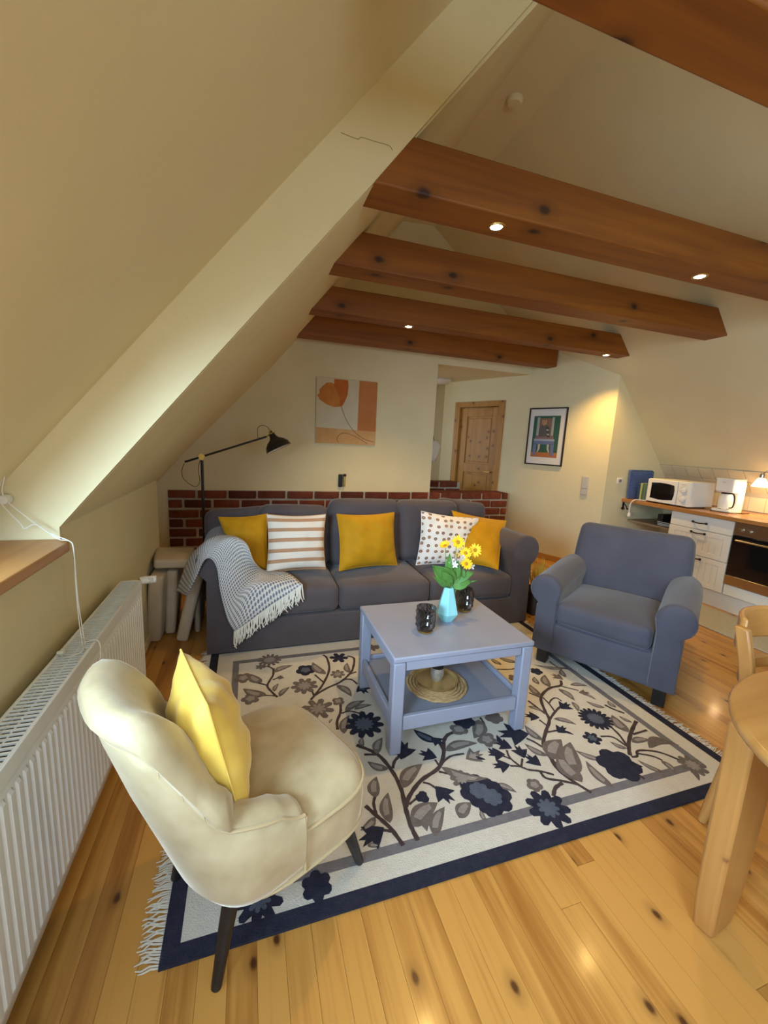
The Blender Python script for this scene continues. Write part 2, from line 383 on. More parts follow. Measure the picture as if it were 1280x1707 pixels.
slab(-1.02, S0, -2.7, YC+.03); slab(S1, -.40, -2.7, YC+.03); slab(-.40, .20, -2.7, -1.7); slab(-.40, .20, -.6, YC+.03); slab(.20, 1.342, -2.7, YC+.03); slab(S0, S1, -2.7, WY0); slab(S0, S1, WY1, YC+.03)
ck = [(-1.0, .984), (XL-.0005, .984), (XL-.0005, 1.051), (.4745, 2.411), (1.61, 3.83), (1.30, 3.83)]
ce.prism([(x, YC, z) for x, z in ck], (0, .028, 0))
# flat hall ceiling behind the back wall
ce.box((1.1, YB+.02, 2.36), (3.6, 7.2, 2.46))
cl_ = struct(obj('ceiling', ce, 'paint', smooth=False), 'cream plastered roof slopes with a window bay')
M['crack'] = pm('crack_shadow', (.42, .33, .17), rough=.9)
obj('plaster_crack', MB().tube(spline([on_y(p, YC-.0005) for p in ((568, 221), (585, 228), (597, 232), (603, 229), (622, 235), (640, 240), (650, 244), (654, 251))], 3), .0016, 5), 'crack', cl_)
# back wall
bw = MB()
bw.prism([(-1.12, YB, 0), (2.16, YB, 0), (2.16, YB, 3.86), (1.60, YB, 3.86), (-1.12, YB, .72)], (0, .25, 0))
bw.prism([(2.16, YB, 2.355), (3.9, YB, 2.355), (2.2, YB, 3.86), (2.16, YB, 3.86)], (0, .25, 0))
wb = struct(obj('wall_back', bw, 'paint', smooth=False), 'plastered gable wall with exposed brick below')
obj('mortar_bed', MB().box((-.80, YB-.006, 0), (2.16, YB+.05, .812)), 'mortar', wb, smooth=False)
BP, BL = .1037, .305
brick_src = {}
def brick(parent, x0, x1, zt, h, y0, y1):
    L = x1-x0; key = (round(L, 2), h, round(y1-y0, 2))
    jit = random.uniform(-.003, .003)
    if key not in brick_src:
        mb = softbox(L, y1-y0, h, r=.010, n=3, wob=.0026, seed=len(brick_src))
        o = obj('brick', mb, 'brick', parent); brick_src[key] = o
    else:
        o = share('brick', brick_src[key], parent, (0, 0, 0))
    o.location = ((x0+x1)/2, (y0+y1)/2+jit, zt-h/2)
for k in range(8):
    zt = .808-k*BP; x = -.795
    first = [.28, .15, .30, .155, .28, .15, .30, .15][k]
    L = first
    while x < 2.15:
        x1 = min(x+L, 2.155)
        if x1-x > .05: brick(wb, x, x1-.022, zt, .082, YB-.020, YB+.05)
        x = x1; L = random.choice((.295, .305, .315, .285))
# brick parapet in front of the stairs, and the low brick pier behind it
pp = struct(obj('wall_parapet', MB().box((2.165, YB-.004, 0), (3.30, YB+.235, .798)), 'mortar', smooth=False), 'brick parapet beside the hall')
for k in range(8):
    zt = .808-k*BP; x = 2.16; L = [.16, .305][k % 2]
    while x < 3.31:
        x1 = min(x+L, 3.325)
        if x1-x > .05: brick(pp, x, x1-.022, zt, .082, YB-.020, YB+.25)
        x = x1; L = .30
pi = struct(obj('wall_pier', MB().box((2.45, 5.41, 0), (2.97, 5.60, .868)), 'mortar', smooth=False), 'low brick pier in the hall')
for k in range(8):
    zt = .878-k*BP; x = 2.44; L = [.2, .3][k % 2]
    while x < 2.98:
        x1 = min(x+L, 2.985)
        if x1-x > .05: brick(pi, x, x1-.022, zt, .082, 5.40, 5.61)
        x = x1; L = .3
# angled hall wall (with door opening), stub wall to the kitchen, right knee wall, gable behind the camera
hw = MB()
def dwall(s0, s1, z0, z1, th=.12): hw.prism([dg(s0, z0), dg(s1, z0), dg(s1, z1), dg(s0, z1)], DN*th)
D0, D1, DZ = .985, 1.735, 2.005
dwall(-.515, D0, 0, 3.3); dwall(D1, 2.05, 0, 3.3); dwall(D0, D1, DZ, 3.3)
struct(obj('wall_hall', hw, 'paint', smooth=False), 'cream angled wall with a pine door and a framed print')
cor = dg(-.515, 0)
struct(obj('wall_kitchen', MB().prism([(cor.x, cor.y, 0), (5.0, cor.y, 0), (5.0, cor.y, 1.0), (cor.x+.02, cor.y, 2.42), (cor.x, cor.y, 2.42)], (0, .10, 0)), 'paint', smooth=False), 'cream stub wall at the end of the worktop')
wr = struct(obj('wall_right', MB().box((4.87, -2.7, 0), (5.0, 3.75, 1.11)), 'paint', smooth=False), 'knee wall behind the kitchen')
far = MB(); far.box((1.1, 6.55, 0), (3.2, 6.65, 2.4)); far.box((1.1, YB+.2, 0), (1.2, 5.4, 2.4)); far.box((1.1, 6.5, 0), (1.2, 6.6, 2.4)); far.box((1.1, 5.4, 0), (1.2, 6.5, .9)); far.box((1.1, 5.4, 2.0), (1.2, 6.5, 2.4))
hend = dg(1.915, 0)
far.prism([(hend.x, hend.y, 0), (hend.x+.12, hend.y+.02, 0), (hend.x+.12, hend.y+.02, 2.4), (hend.x, hend.y, 2.4)], (0, .75, 0))
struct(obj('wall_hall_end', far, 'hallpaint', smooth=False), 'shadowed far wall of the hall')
g = MB()
g.box((-1.1, -2.8, 0), (.4, -2.7, 3.9)); g.box((2.5, -2.8, 0), (5.0, -2.7, 3.9)); g.box((.4, -2.8, 0), (2.5, -2.7, .75)); g.box((.4, -2.8, 2.15), (2.5, -2.7, 3.9))
struct(obj('wall_front', g, 'paint', smooth=False), 'gable wall behind the viewer with a window')
# baseboards
bb = MB(); bb.prism([dg(-.515, 0, .016), dg(D0-.06, 0, .016), dg(D0-.06, .075, .016), dg(-.515, .075, .016)], DN*.016)
struct(obj('baseboard_hall', bb, 'trimwood', bevel=.004), 'pine baseboard')
struct(obj('baseboard_left', MB().box((XL, 2.6, 0), (XL+.014, 3.40, .06)), 'paint', bevel=.003))
# roof window and sill
wn = empty('window_1', (XL, .2, 1.0)); struct(wn, 'roof window bay with deep wooden sill')
sl = MB().prism([(-.985, -.9, .975), (-.985, YC-.002, .975), (XL+.002, YC-.002, .975), (XL+.045, YC-.05, .975), (XL+.045, -.9, .975)], (0, 0, .034))
obj('window_sill', sl, 'sill', wn, bevel=.005, world_=True)
def onslope(x, y, o=0): n = Vector((-.7707, 0, .6372)); return Vector((x, y, zr(x)))+n*o
fr = MB(); q = [(S0, WY0), (S1, WY0), (S1, WY1), (S0, WY1)]
for i in range(4):
    a, b = q[i], q[(i+1) % 4]
    fr.tube([onslope(*a, .07), onslope(*b, .07)], .028, 4)
obj('window_frame', fr, 'white', wn, world_=True, smooth=False)
obj('pane', MB().prism([onslope(*p, .075) for p in q], Vector((-.77, 0, .637))*.006), 'glassclear', wn, smooth=False, world_=True)
w3 = empty('window_3', (-.1, -1.15, 2.0)); struct(w3, 'second roof window near the viewer')
q3 = [(-.40, -1.7), (.20, -1.7), (.20, -.6), (-.40, -.6)]; fr = MB()
for i in range(4): fr.tube([onslope(*q3[i], .06), onslope(*q3[(i+1) % 4], .06)], .025, 4)
obj('window_frame', fr, 'white', w3, world_=True, smooth=False)
obj('pane', MB().prism([onslope(*p, .07) for p in q3], Vector((-.77, 0, .637))*.006), 'glassclear', w3, smooth=False, world_=True)
w2 = empty('window_2', (1.45, -2.75, .75)); struct(w2, 'gable window behind the viewer')
f2 = MB()
for x in (.40, 1.42, 2.44): f2.box((x, -2.77, .75), (x+.06, -2.72, 2.15))
f2.box((.4, -2.77, .75), (2.5, -2.72, .81)); f2.box((.4, -2.77, 2.09), (2.5, -2.72, 2.15))
obj('window_frame', f2, 'white', w2, world_=True, smooth=False)
obj('pane', MB().box((.44, -2.748, .79), (2.46, -2.744, 2.11)), 'glassclear', w2, smooth=False, world_=True)
# hall door
dr = empty('door_1', dg(D0, 0), 0); struct(dr, 'knotty pine panelled door in a pine frame')
def dbox(name, s0, s1, z0, z1, o0, o1, mat, parent, bevel=.003):
    return obj(name, MB().prism([dg(s0, z0, o0), dg(s1, z0, o0), dg(s1, z1, o0), dg(s0, z1, o0)], DN*(o0-o1)), mat, parent, bevel=bevel, world_=True)
dbox('door_frame', D0-.065, D0+.03, 0, DZ+.045, .018, -.10, 'doorwood', dr); dbox('door_frame', D1-.03, D1+.065, 0, DZ+.045, .018, -.10, 'doorwood', dr); dbox('door_frame', D0+.03, D1-.03, DZ-.03, DZ+.045, .018, -.10, 'doorwood', dr)
leaf = dbox('door_leaf', D0+.033, D1-.036, .01, DZ-.042, -.046, -.065, 'doorwood', dr)
for s0, s1 in ((D0+.033, D0+.145), (D1-.150, D1-.036)): dbox('stile', s0, s1, .01, DZ-.042, -.028, -.0465, 'doorwood', leaf)
for z0, z1 in ((.01, .17), (.62, .74), (1.02, 1.15), (1.84, DZ-.042)): dbox('rail', D0+.145, D1-.150, z0, z1, -.029, -.0465, 'doorwood', leaf)
for z0, z1 in ((.20, .59), (.77, .99), (1.18, 1.81)): dbox('door_panel', D0+.172, D1-.177, z0, z1, -.036, -.0465, 'doorwood', leaf, .009)
struct(obj('wall_door_backing', MB().prism([dg(D0-.3, 0, -.5), dg(D1+.3, 0, -.5), dg(D1+.3, 2.4, -.5), dg(D0-.3, 2.4, -.5)], DN*.05), 'hallpaint', smooth=False), 'backing wall added behind the pine door to hide the sky')  # unseen panel added so no bright sky shows through the door gaps
hd = MB(); hd.tube([dg(D0+.085, 1.05, -.03), dg(D0+.085, 1.05, .02), dg(D0+.19, 1.05, .022)], .009, 8)
obj('door_handle', hd, 'brass', leaf, world_=True)
# kitchen wall tiles
gt = obj('tile_grout', MB().box((4.862, 1.2, .89), (4.872, cor.y, 1.09)), 'grout', wr, smooth=False)
sn = Vector((-.767, 0, -.642)); sd = Vector((-.642, 0, .767))     # inward normal / up direction of the right slope
base = Vector((4.88, 0, 1.076))
TS = .148
gs = MB(); a0 = base+sn*.002; gs.prism([a0+Vector((0, 1.2, 0)), a0+Vector((0, cor.y, 0)), a0+Vector((0, cor.y, 0))+sd*.30, a0+Vector((0, cor.y-9*TS, 0))+sd*.30, a0+Vector((0, cor.y-9*TS, 0))+sd*.445, a0+Vector((0, 1.2, 0))+sd*.445], sn*.003)
obj('tile_grout', gs, 'grout', wr, smooth=False)
tv = obj('tile', MB().box((-.004, -TS/2+.003, -TS/2+.003), (.004, TS/2-.003, TS/2-.003)), 'tile', wr, bevel=.002)
tv.location = (4.860, cor.y-TS/2, .965)
for i in range(1, 12): share('tile', tv, wr, (4.860, cor.y-TS/2-i*TS, .965))
tsrc = None
for r_ in range(3):
    for i in range(12):
        c = base+sn*.006+sd*(.075+r_*TS)+Vector((0, cor.y-TS/2-i*TS, 0))
        if r_ == 2 and i < 9: continue
        if tsrc is None:
            e1, e2 = Vector((0, TS/2-.003, 0)), sd*(TS/2-.003)
            tsrc = obj('tile', MB().prism([-e1-e2, e1-e2, e1+e2, -e1+e2], sn*.006), 'tile', wr, bevel=.002); tsrc.location = c
        else: share('tile', tsrc, wr, c)

# ------------------------------------------------------------------ ceiling beams with recessed spots
BZ, BT = 2.41, 2.607
def beam(y0, y1, xl, xr, label, flat_r=False):
    t = empty('ceiling_beam', ((xl+xr)/2, (y0+y1)/2, BZ)); tag(t, label, 'beam', 'pine collar beams under the roof')
    dx = 0 if flat_r else .165
    mb = MB().prism([(xl-.03, y0, BZ), (xr+.03, y0, BZ), (xr+.03-dx, y0, BT), (xl-.03+.16, y0, BT)], (0, y1-y0, 0))
    obj('timber', mb, 'beam', t, bevel=.008, world_=True)
    return t
beam(.79, .972, .19, 3.763, 'stained pine ceiling beam without spots, crossing above the dining table')
beam(1.740, 1.93, .475, 3.763, 'stained pine ceiling beam butting against the roof window cheek, two spots in its underside')
beam(2.55, 2.74, .475, 3.763, 'stained pine ceiling beam without spots, hung between the two beams with lamps')
beam(3.48, 3.645, .475, 3.763, 'stained pine ceiling beam with two small spots, second one out from the back wall')
beam(4.34, 4.51, .485, 3.545, 'stained pine ceiling beam without spots, closest to the orange poppy painting', True)
SPOT = [((823, 382), 1.838, 'recessed spotlight in the beam at the roof window cheek, beside the plaster crack'), ((1160, 463), 1.838, 'recessed spotlight in the beam at the roof window cheek, towards the kitchen'),
        ((677, 547), 3.565, 'recessed spotlight in the beam above the sofa, over the grey cushions'), ((1009, 592), 3.565, 'recessed spotlight close to the corner of the angled wall')]
for p, y, lab in SPOT:
    c = on_z(p, BZ); c.y = y
    t = empty('recessed_spotlight', (c.x, c.y, BZ)); tag(t, lab, 'spotlight', 'recessed halogen spots in the beams')
    obj('trim_ring', MB().lathe([(.030, -.004), (.040, -.004), (.042, .0), (.030, .0)], n=20, caps=False), 'brass', t)
    obj('bulb', MB().lathe([(.001, -.007), (.016, -.006), (.028, -.001), (.028, .004)], n=16), 'bulb', t)
    l = bpy.data.lights.new('spot_lamp', 'SPOT'); l.energy = 46; l.color = (1, .63, .20); l.spot_size = R(112); l.spot_blend = .9; l.shadow_soft_size = .03
    l.energy = 42 if y < 2 else 85
    lo = bpy.data.objects.new('spot_lamp', l); COL.objects.link(lo); lo.location = (c.x, c.y, BZ-.02); lo.parent = None
# smoke detector on the small flat ceiling
s_ = MB().lathe([(.055, 0), (.055, -.02), (.042, -.034), (.001, -.036)], n=20)
o = obj('smoke_detector', s_, 'paint'); o.location = (1.779, 2.90, 3.807); tag(o, 'round white smoke detector high up on the ceiling', 'smoke detector')
# ================================================================== rug
RX0, RX1, RY0, RY1, RT = -.236, 2.130, .985, 2.685, .010
rug = empty('area_rug', ((RX0+RX1)/2, (RY0+RY1)/2, 0))
tag(rug, 'cream wool rug with grey flower vines, navy border and white fringe', 'rug')
obj('pile', MB().box((RX0, RY0, .001), (RX1, RY1, RT)), 'rugcream', rug, bevel=.003, world_=True)
def frame_band(name, x0, x1, y0, y1, w_, mat, z0, z1):
    m = MB(); m.box((x0, y0, z0), (x1, y0+w_, z1)); m.box((x0, y1-w_, z0), (x1, y1, z1)); m.box((x0, y0+w_, z0), (x0+w_, y1-w_, z1)); m.box((x1-w_, y0+w_, z0), (x1, y1-w_, z1))
    return obj(name, m, mat, rug, smooth=False, world_=True)
frame_band('navy_border', RX0-.001, RX1+.001, RY0-.001, RY1+.001, .047, 'rugnavy', .0012, RT+.0008)
frame_band('grey_border', -.102, 1.998, 1.105, 2.528, .036, 'ruggrey', RT-.002, RT+.0010)
ZT = RT+.0004
def fp(p): return on_z(p, ZT)
PAT = {'rugstem': MB(), 'rugtaupe': MB(), 'ruglight': MB(), 'rugnavy': MB(), 'rugblue': MB()}
LAY = {'rugstem': .0008, 'rugtaupe': .0012, 'rugnavy': .0014, 'rugblue': .0019, 'ruglight': .0021}
NF = [0]
def flat(poly, mat):
    NF[0] += 1; h = LAY[mat]+(NF[0] % 24)*.00002; n = len(poly); c = sum(poly, Vector())/n
    vs = [(p.x, p.y, ZT+h) for p in poly]+[(c.x, c.y, ZT+h)]+[(p.x, p.y, ZT-.0002) for p in poly]
    PAT[mat].add(vs, [(i, (i+1) % n, n) for i in range(n)]+[(i, (i+1) % n, n+1+(i+1) % n, n+1+i) for i in range(n)])
def stem(pts, wd=.013):
    P_ = spline([fp(p) for p in pts], 4); L, R_ = [], []
    for i, p in enumerate(P_):
        d = P_[min(i+1, len(P_)-1)]-P_[max(i-1, 0)]; d.z = 0
        if d.length < 1e-6: continue
        n = Vector((-d.y, d.x, 0)).normalized()*(wd/2*(1+.12*math.sin(i*2.3)))
        L.append(p+n); R_.append(p-n)
    v = L+R_; k = len(L)
    NF[0] += 1; hz = LAY['rugstem']+(NF[0] % 20)*.00002; vs = [(p.x, p.y, ZT+hz) for p in v]
    PAT['rugstem'].add(vs, [(i, i+1, k+i+1, k+i) for i in range(k-1)])
def leafp(base, tip, rel=.34, mat='rugtaupe', bend=.12, inner='ruglight'):
    a, b = fp(base), fp(tip); d = b-a; d.z = 0; L = d.length; t = d.normalized(); n = Vector((-t.y, t.x, 0))
    def outline(k, s0=0, s1=1):
        up, dn = [], []
        for i in range(11):
            s = s0+(s1-s0)*i/10; wd = L*rel*.5*k*(math.sin(math.pi*s**.8)**.9); c = a+t*(L*s)+n*(bend*L*math.sin(math.pi*s))
            up.append(c+n*wd); dn.append(c-n*wd)
        return up+dn[::-1][1:-1]
    flat(outline(1), mat)
    if inner: flat(outline(.45, .22, .8), inner)
def radial(c, r, n, mat, sharp=.45, rot=0, inner=None, arc=360, phase=0, sq=1.0):
    c = fp(c); pts = []; k = n*4
    for i in range(k+(1 if arc < 360 else 0)):
        a = R(rot+phase+arc*i/k); w_ = abs(math.sin(math.pi*n*i/k)) if sharp < 1 else 1
        rr = r*(1-sharp+sharp*w_**.7)
        pts.append(c+Vector((math.cos(a)*rr, math.sin(a)*rr*sq, 0)))
    if arc < 360: pts.append(c-Vector((math.cos(R(rot+arc/2)), math.sin(R(rot+arc/2)), 0))*r*.25)
    flat(pts, mat)
    if inner:
        flat([c+(p-c)*.5 for p in pts], inner)
def tulip(c, r, ang, mat='rugnavy', inner=None):
    """three-pointed bud opening towards ang (degrees in the rug plane)"""
    c = fp(c); out = []
    for a, rr in ((-150, .55), (-95, .62), (-62, 1.05), (-34, .55), (-12, 1.15), (0, .75), (14, 1.2), (36, .55), (64, 1.1), (95, .62), (150, .55), (180, .75)):
        q = R(ang+a); out.append(c+Vector((math.cos(q), math.sin(q), 0))*r*rr)
    flat(out, mat)
    if inner: flat([c+(p-c)*.5 for p in out], inner)
def Zm(x0, y0, s): return lambda x, y: (x0+s*x, y0+s*y)
ZA, ZB, ZC, ZD = Zm(380, 1060, .1875), Zm(590, 1200, .2109), Zm(760, 1080, .1875), Zm(900, 1140, .2344)
def S(z, w_, *pts): stem([z(*p) for p in pts], w_)
def Lf(z, a, b, rel=.34, mat='rugtaupe', bend=.1, inner='ruglight'): leafp(z(*a), z(*b), rel, mat, bend, inner)
# far left branch group
S(ZA, .013, (440, 545), (400, 510), (350, 450), (370, 400), (400, 350), (405, 290)); S(ZA, .012, (350, 440), (290, 425), (190, 400)); S(ZA, .010, (400, 390), (440, 375), (470, 355)); S(ZA, .010, (435, 535), (330, 530), (265, 545)); S(ZA, .010, (405, 300), (365, 275), (300, 270))
radial(ZA(370, 215), .075, 13, 'rugtaupe', .45, 0, 'ruglight'); radial(ZA(290, 275), .032, 6, 'rugtaupe', .5); radial(ZA(135, 375), .052, 5, 'rugtaupe', .25, 20, 'ruglight'); radial(ZA(200, 560), .05, 5, 'rugtaupe', .3, 0, 'ruglight')
Lf(ZA, (405, 325), (575, 262)); Lf(ZA, (410, 495), (450, 425)); Lf(ZA, (455, 540), (550, 455)); Lf(ZA, (340, 525), (135, 470), .4); Lf(ZA, (300, 415), (200, 340), .5); tulip(ZA(465, 375), .022, 60, 'rugstem' if False else 'rugtaupe')
S(ZA, .014, (735, 570), (790, 505), (850, 420), (900, 300), (880, 200), (845, 170)); S(ZA, .011, (770, 345), (850, 415)); S(ZA, .014, (770, 530), (880, 465), (1000, 410), (1080, 340), (1110, 290), (1120, 200), (1060, 180)); S(ZA, .011, (1060, 350), (1140, 320)); S(ZA, .011, (740, 480), (765, 530)); S(ZA, .011, (1040, 385), (1100, 390), (1150, 430))
radial(ZA(690, 305), .060, 5, 'rugnavy', .22, 10, 'rugblue'); radial(ZA(985, 195), .062, 6, 'rugnavy', .55, 15); radial(ZA(680, 445), .078, 9, 'rugtaupe', .38, 0, 'ruglight'); radial(ZA(975, 340), .046, 7, 'rugtaupe', .42, 0, 'ruglight'); tulip(ZA(1190, 465), .05, 280, 'rugnavy', 'rugblue'); radial(ZA(800, 650), .088, 8, 'rugtaupe', .5, 0, 'ruglight'); radial(ZA(980, 582), .036, 4, 'rugtaupe', .3, 0, 'ruglight')
Lf(ZA, (870, 340), (750, 235)); Lf(ZA, (1080, 330), (1060, 240)); Lf(ZA, (965, 440), (1100, 540)); Lf(ZA, (1040, 670), (1220, 575)); Lf(ZA, (1120, 655), (1280, 615), .3); Lf(ZA, (1030, 870), (1080, 705)); Lf(ZA, (900, 775), (930, 740)); Lf(ZA, (1190, 985), (1200, 900), .4)
S(ZA, .014, (1000, 610), (1000, 680), (970, 760), (975, 835)); S(ZA, .011, (1010, 690), (1080, 670), (1170, 690)); radial(ZA(1210, 785), .100, 11, 'rugnavy', .34, 0, 'rugblue'); radial(ZA(1285, 105), .045, 6, 'rugtaupe', .5)
# middle foreground vines
S(ZB, .018, (20, 200), (180, 270), (290, 390), (370, 540), (405, 690), (450, 840), (505, 955)); S(ZB, .013, (80, 275), (180, 275)); S(ZB, .014, (305, 385), (320, 330), (355, 290)); tulip(ZB(385, 255), .062, 60, 'rugnavy')
S(ZB, .018, (410, 690), (440, 600), (530, 480), (660, 390), (700, 310), (710, 240), (710, 170), (740, 120), (800, 95)); S(ZB, .012, (705, 240), (670, 180)); S(ZB, .011, (690, 350), (760, 290), (870, 268)); S(ZB, .010, (670, 360), (640, 315)); S(ZB, .011, (670, 410), (740, 425), (820, 435)); S(ZB, .010, (545, 495), (600, 510), (650, 545)); S(ZB, .010, (435, 670), (490, 625))
radial(ZB(820, 75), .042, 4, 'rugtaupe', .25, 0, 'ruglight'); Lf(ZB, (665, 175), (470, 78), .36, 'rugnavy', .08, 'rugblue'); tulip(ZB(650, 165), .036, 300, 'rugnavy'); tulip(ZB(935, 290), .05, 10, 'rugtaupe', 'ruglight'); Lf(ZB, (940, 300), (1040, 315), .3, 'rugnavy', .05, None); tulip(ZB(600, 282), .044, 140, 'rugnavy')
Lf(ZB, (70, 215), (70, 140), .4); Lf(ZB, (180, 270), (225, 140), .42); Lf(ZB, (270, 390), (105, 330), .4); Lf(ZB, (380, 540), (540, 350), .4); Lf(ZB, (720, 245), (975, 185), .32); Lf(ZB, (690, 375), (1055, 465), .26, 'rugtaupe', -.12); radial(ZB(850, 470), .05, 8, 'rugtaupe', .35, 0, 'ruglight')
radial(ZB(990, 560), .085, 7, 'rugnavy', .16, 0, 'rugblue'); radial(ZB(1090, 610), .085, 7, 'rugnavy', .18, 20, 'rugblue'); radial(ZB(1070, 690), .045, 5, 'rugnavy', .2)
Lf(ZB, (1110, 510), (1285, 575)); Lf(ZB, (1045, 805), (1000, 705), .35); Lf(ZB, (830, 775), (925, 655), .62); tulip(ZB(695, 575), .05, 290, 'rugnavy'); radial(ZB(540, 612), .03, 3, 'rugnavy', .3)
Lf(ZB, (465, 845), (660, 655), .5); tulip(ZB(560, 800), .04, 320, 'rugtaupe'); Lf(ZB, (640, 925), (715, 690), .38)
S(ZB, .016, (90, 680), (180, 760), (290, 860), (390, 995)); S(ZB, .012, (175, 745), (155, 660), (170, 600)); Lf(ZB, (170, 615), (178, 450), .5, 'rugstem' if False else 'rugtaupe'); Lf(ZB, (285, 815), (270, 575), .38); Lf(ZB, (170, 770), (50, 875), .42); tulip(ZB(165, 900), .055, 200, 'rugnavy'); S(ZB, .012, (215, 870), (300, 882)); Lf(ZB, (105, 995), (208, 1008), .4)
# behind and right of the coffee table
S(ZC, .012, (215, 620), (250, 680), (258, 755)); radial(ZC(275, 815), .052, 5, 'rugtaupe', .3, 0, 'ruglight'); Lf(ZC, (205, 640), (160, 805), .5); radial(ZC(335, 620), .05, 5, 'rugstem' if False else 'rugtaupe', .2); radial(ZC(70, 650), .06, 5, 'rugnavy', .2); radial(ZC(35, 725), .042, 4, 'rugtaupe', .2, 0, 'ruglight')
tulip(ZC(540, 765), .082, 165, 'rugnavy'); S(ZC, .012, (625, 805), (700, 840), (770, 885)); S(ZC, .017, (910, 1065), (820, 950), (775, 860), (800, 740), (830, 640), (790, 560), (755, 440), (830, 360), (930, 335), (930, 290)); S(ZC, .013, (830, 640), (880, 570), (930, 520)); S(ZC, .010, (770, 440), (830, 500), (880, 570)); S(ZC, .009, (830, 490), (850, 460), (890, 445), (940, 475)); S(ZC, .010, (930, 340), (1090, 380)); S(ZC, .012, (640, 470), (720, 530), (790, 585)); S(ZC, .010, (740, 640), (805, 690)); S(ZC, .011, (810, 750), (900, 735)); S(ZC, .011, (650, 400), (750, 440)); S(ZC, .011, (560, 160), (500, 190), (360, 190)); S(ZC, .010, (830, 120), (900, 170), (1000, 190))
tulip(ZC(912, 262), .04, 110, 'rugstem' if False else 'rugtaupe'); tulip(ZC(960, 522), .045, 20, 'rugnavy'); tulip(ZC(1130, 400), .034, 340, 'rugtaupe'); Lf(ZC, (1140, 410), (1245, 462), .3); tulip(ZC(690, 612), .04, 150, 'rugnavy'); tulip(ZC(930, 732), .038, 20, 'rugnavy'); Lf(ZC, (950, 740), (1045, 772), .3, 'rugnavy', .05, None)
for a, b, k in (((830, 350), (790, 240), .4), ((910, 365), (1055, 470), .36), ((755, 430), (655, 325), .4), ((870, 630), (1068, 682), .32), ((770, 825), (612, 690), .36), ((815, 962), (608, 850), .34), ((640, 520), (760, 565), .35), ((1015, 330), (1168, 338), .32), ((1030, 480), (1085, 565), .35), ((735, 325), (695, 258), .45), ((405, 150), (310, 90), .4), ((545, 130), (370, 80), .32), ((980, 180), (695, 150), .16), ((975, 262), (935, 190), .4)):
    Lf(ZC, a, b, k)
radial(ZC(715, 210), .04, 5, 'rugnavy', .25); radial(ZC(520, 270), .04, 5, 'rugtaupe', .25)
for c, a in (((440, 870), 130), ((375, 945), 160), ((580, 935), 80), ((700, 1010), 110), ((420, 1045), 170)): tulip(ZC(*c), .042, a, 'rugnavy')
S(ZC, .010, (450, 910), (480, 980), (580, 1060)); S(ZC, .010, (410, 960), (490, 990)); S(ZC, .010, (590, 985), (580, 1060)); S(ZC, .010, (480, 1050), (560, 1055), (640, 1085)); Lf(ZC, (420, 860), (360, 775), .35, 'rugnavy', .05, None); Lf(ZC, (365, 945), (282, 890), .35, 'rugnavy', .05, None)
Lf(ZC, (850, 990), (935, 815), .55)
# right end
radial(ZD(395, 248), .088, 18, 'rugnavy', .28, 0, 'rugblue'); S(ZD, .012, (490, 295), (560, 360), (625, 450)); radial(ZD(372, 387), .046, 6, 'rugnavy', .4, 0, 'rugblue'); S(ZD, .011, (430, 375), (520, 380), (615, 445)); S(ZD, .018, (640, 510), (630, 430), (650, 340), (685, 265)); S(ZD, .012, (660, 360), (760, 330))
Lf(ZD, (630, 345), (512, 222), .5); Lf(ZD, (655, 275), (560, 228), .34); Lf(ZD, (655, 415), (785, 400), .38); Lf(ZD, (618, 462), (498, 412), .38); Lf(ZD, (440, 540), (250, 473), .3); Lf(ZD, (525, 740), (325, 548), .3); Lf(ZD, (885, 632), (695, 543), .26)
radial(ZD(560, 575), .098, 6, 'rugnavy', .2, 0); Lf(ZD, (590, 570), (730, 590), .5, 'rugnavy', 0, None); S(ZD, .014, (640, 600), (690, 640), (745, 678))
S(ZD, .012, (650, 520), (690, 515), (700, 475), (840, 485), (1000, 545)); S(ZD, .011, (690, 495), (800, 515), (870, 545)); Lf(ZD, (860, 545), (965, 635), .42); radial(ZD(1085, 580), .062, 9, 'rugtaupe', .35, 0, 'ruglight'); Lf(ZD, (1090, 590), (1190, 640), .3, 'rugtaupe', 0, None); Lf(ZD, (1080, 590), (1135, 690), .3, 'rugtaupe', 0, None); Lf(ZD, (775, 455), (990, 438), .34, 'rugtaupe', .25, None); Lf(ZD, (460, 170), (328, 125), .32); S(ZD, .014, (460, 150), (520, 180), (600, 210)); Lf(ZD, (540, 170), (480, 120), .5)
S(ZD, .015, (50, 480), (110, 590), (200, 670), (365, 775)); S(ZD, .013, (270, 715), (150, 690), (40, 670), (0, 620)); Lf(ZD, (300, 700), (125, 495), .52); Lf(ZD, (270, 640), (215, 415), .45); S(ZD, .016, (160, 705), (110, 740), (95, 800)); radial(ZD(60, 885), .088, 9, 'rugnavy', .34, 0, 'rugblue')
S(ZC, .012, (640, 1085), (760, 1100), (870, 1130)); radial(ZD(-40, 720), .035, 5, 'rugtaupe', .2, 0, 'ruglight')
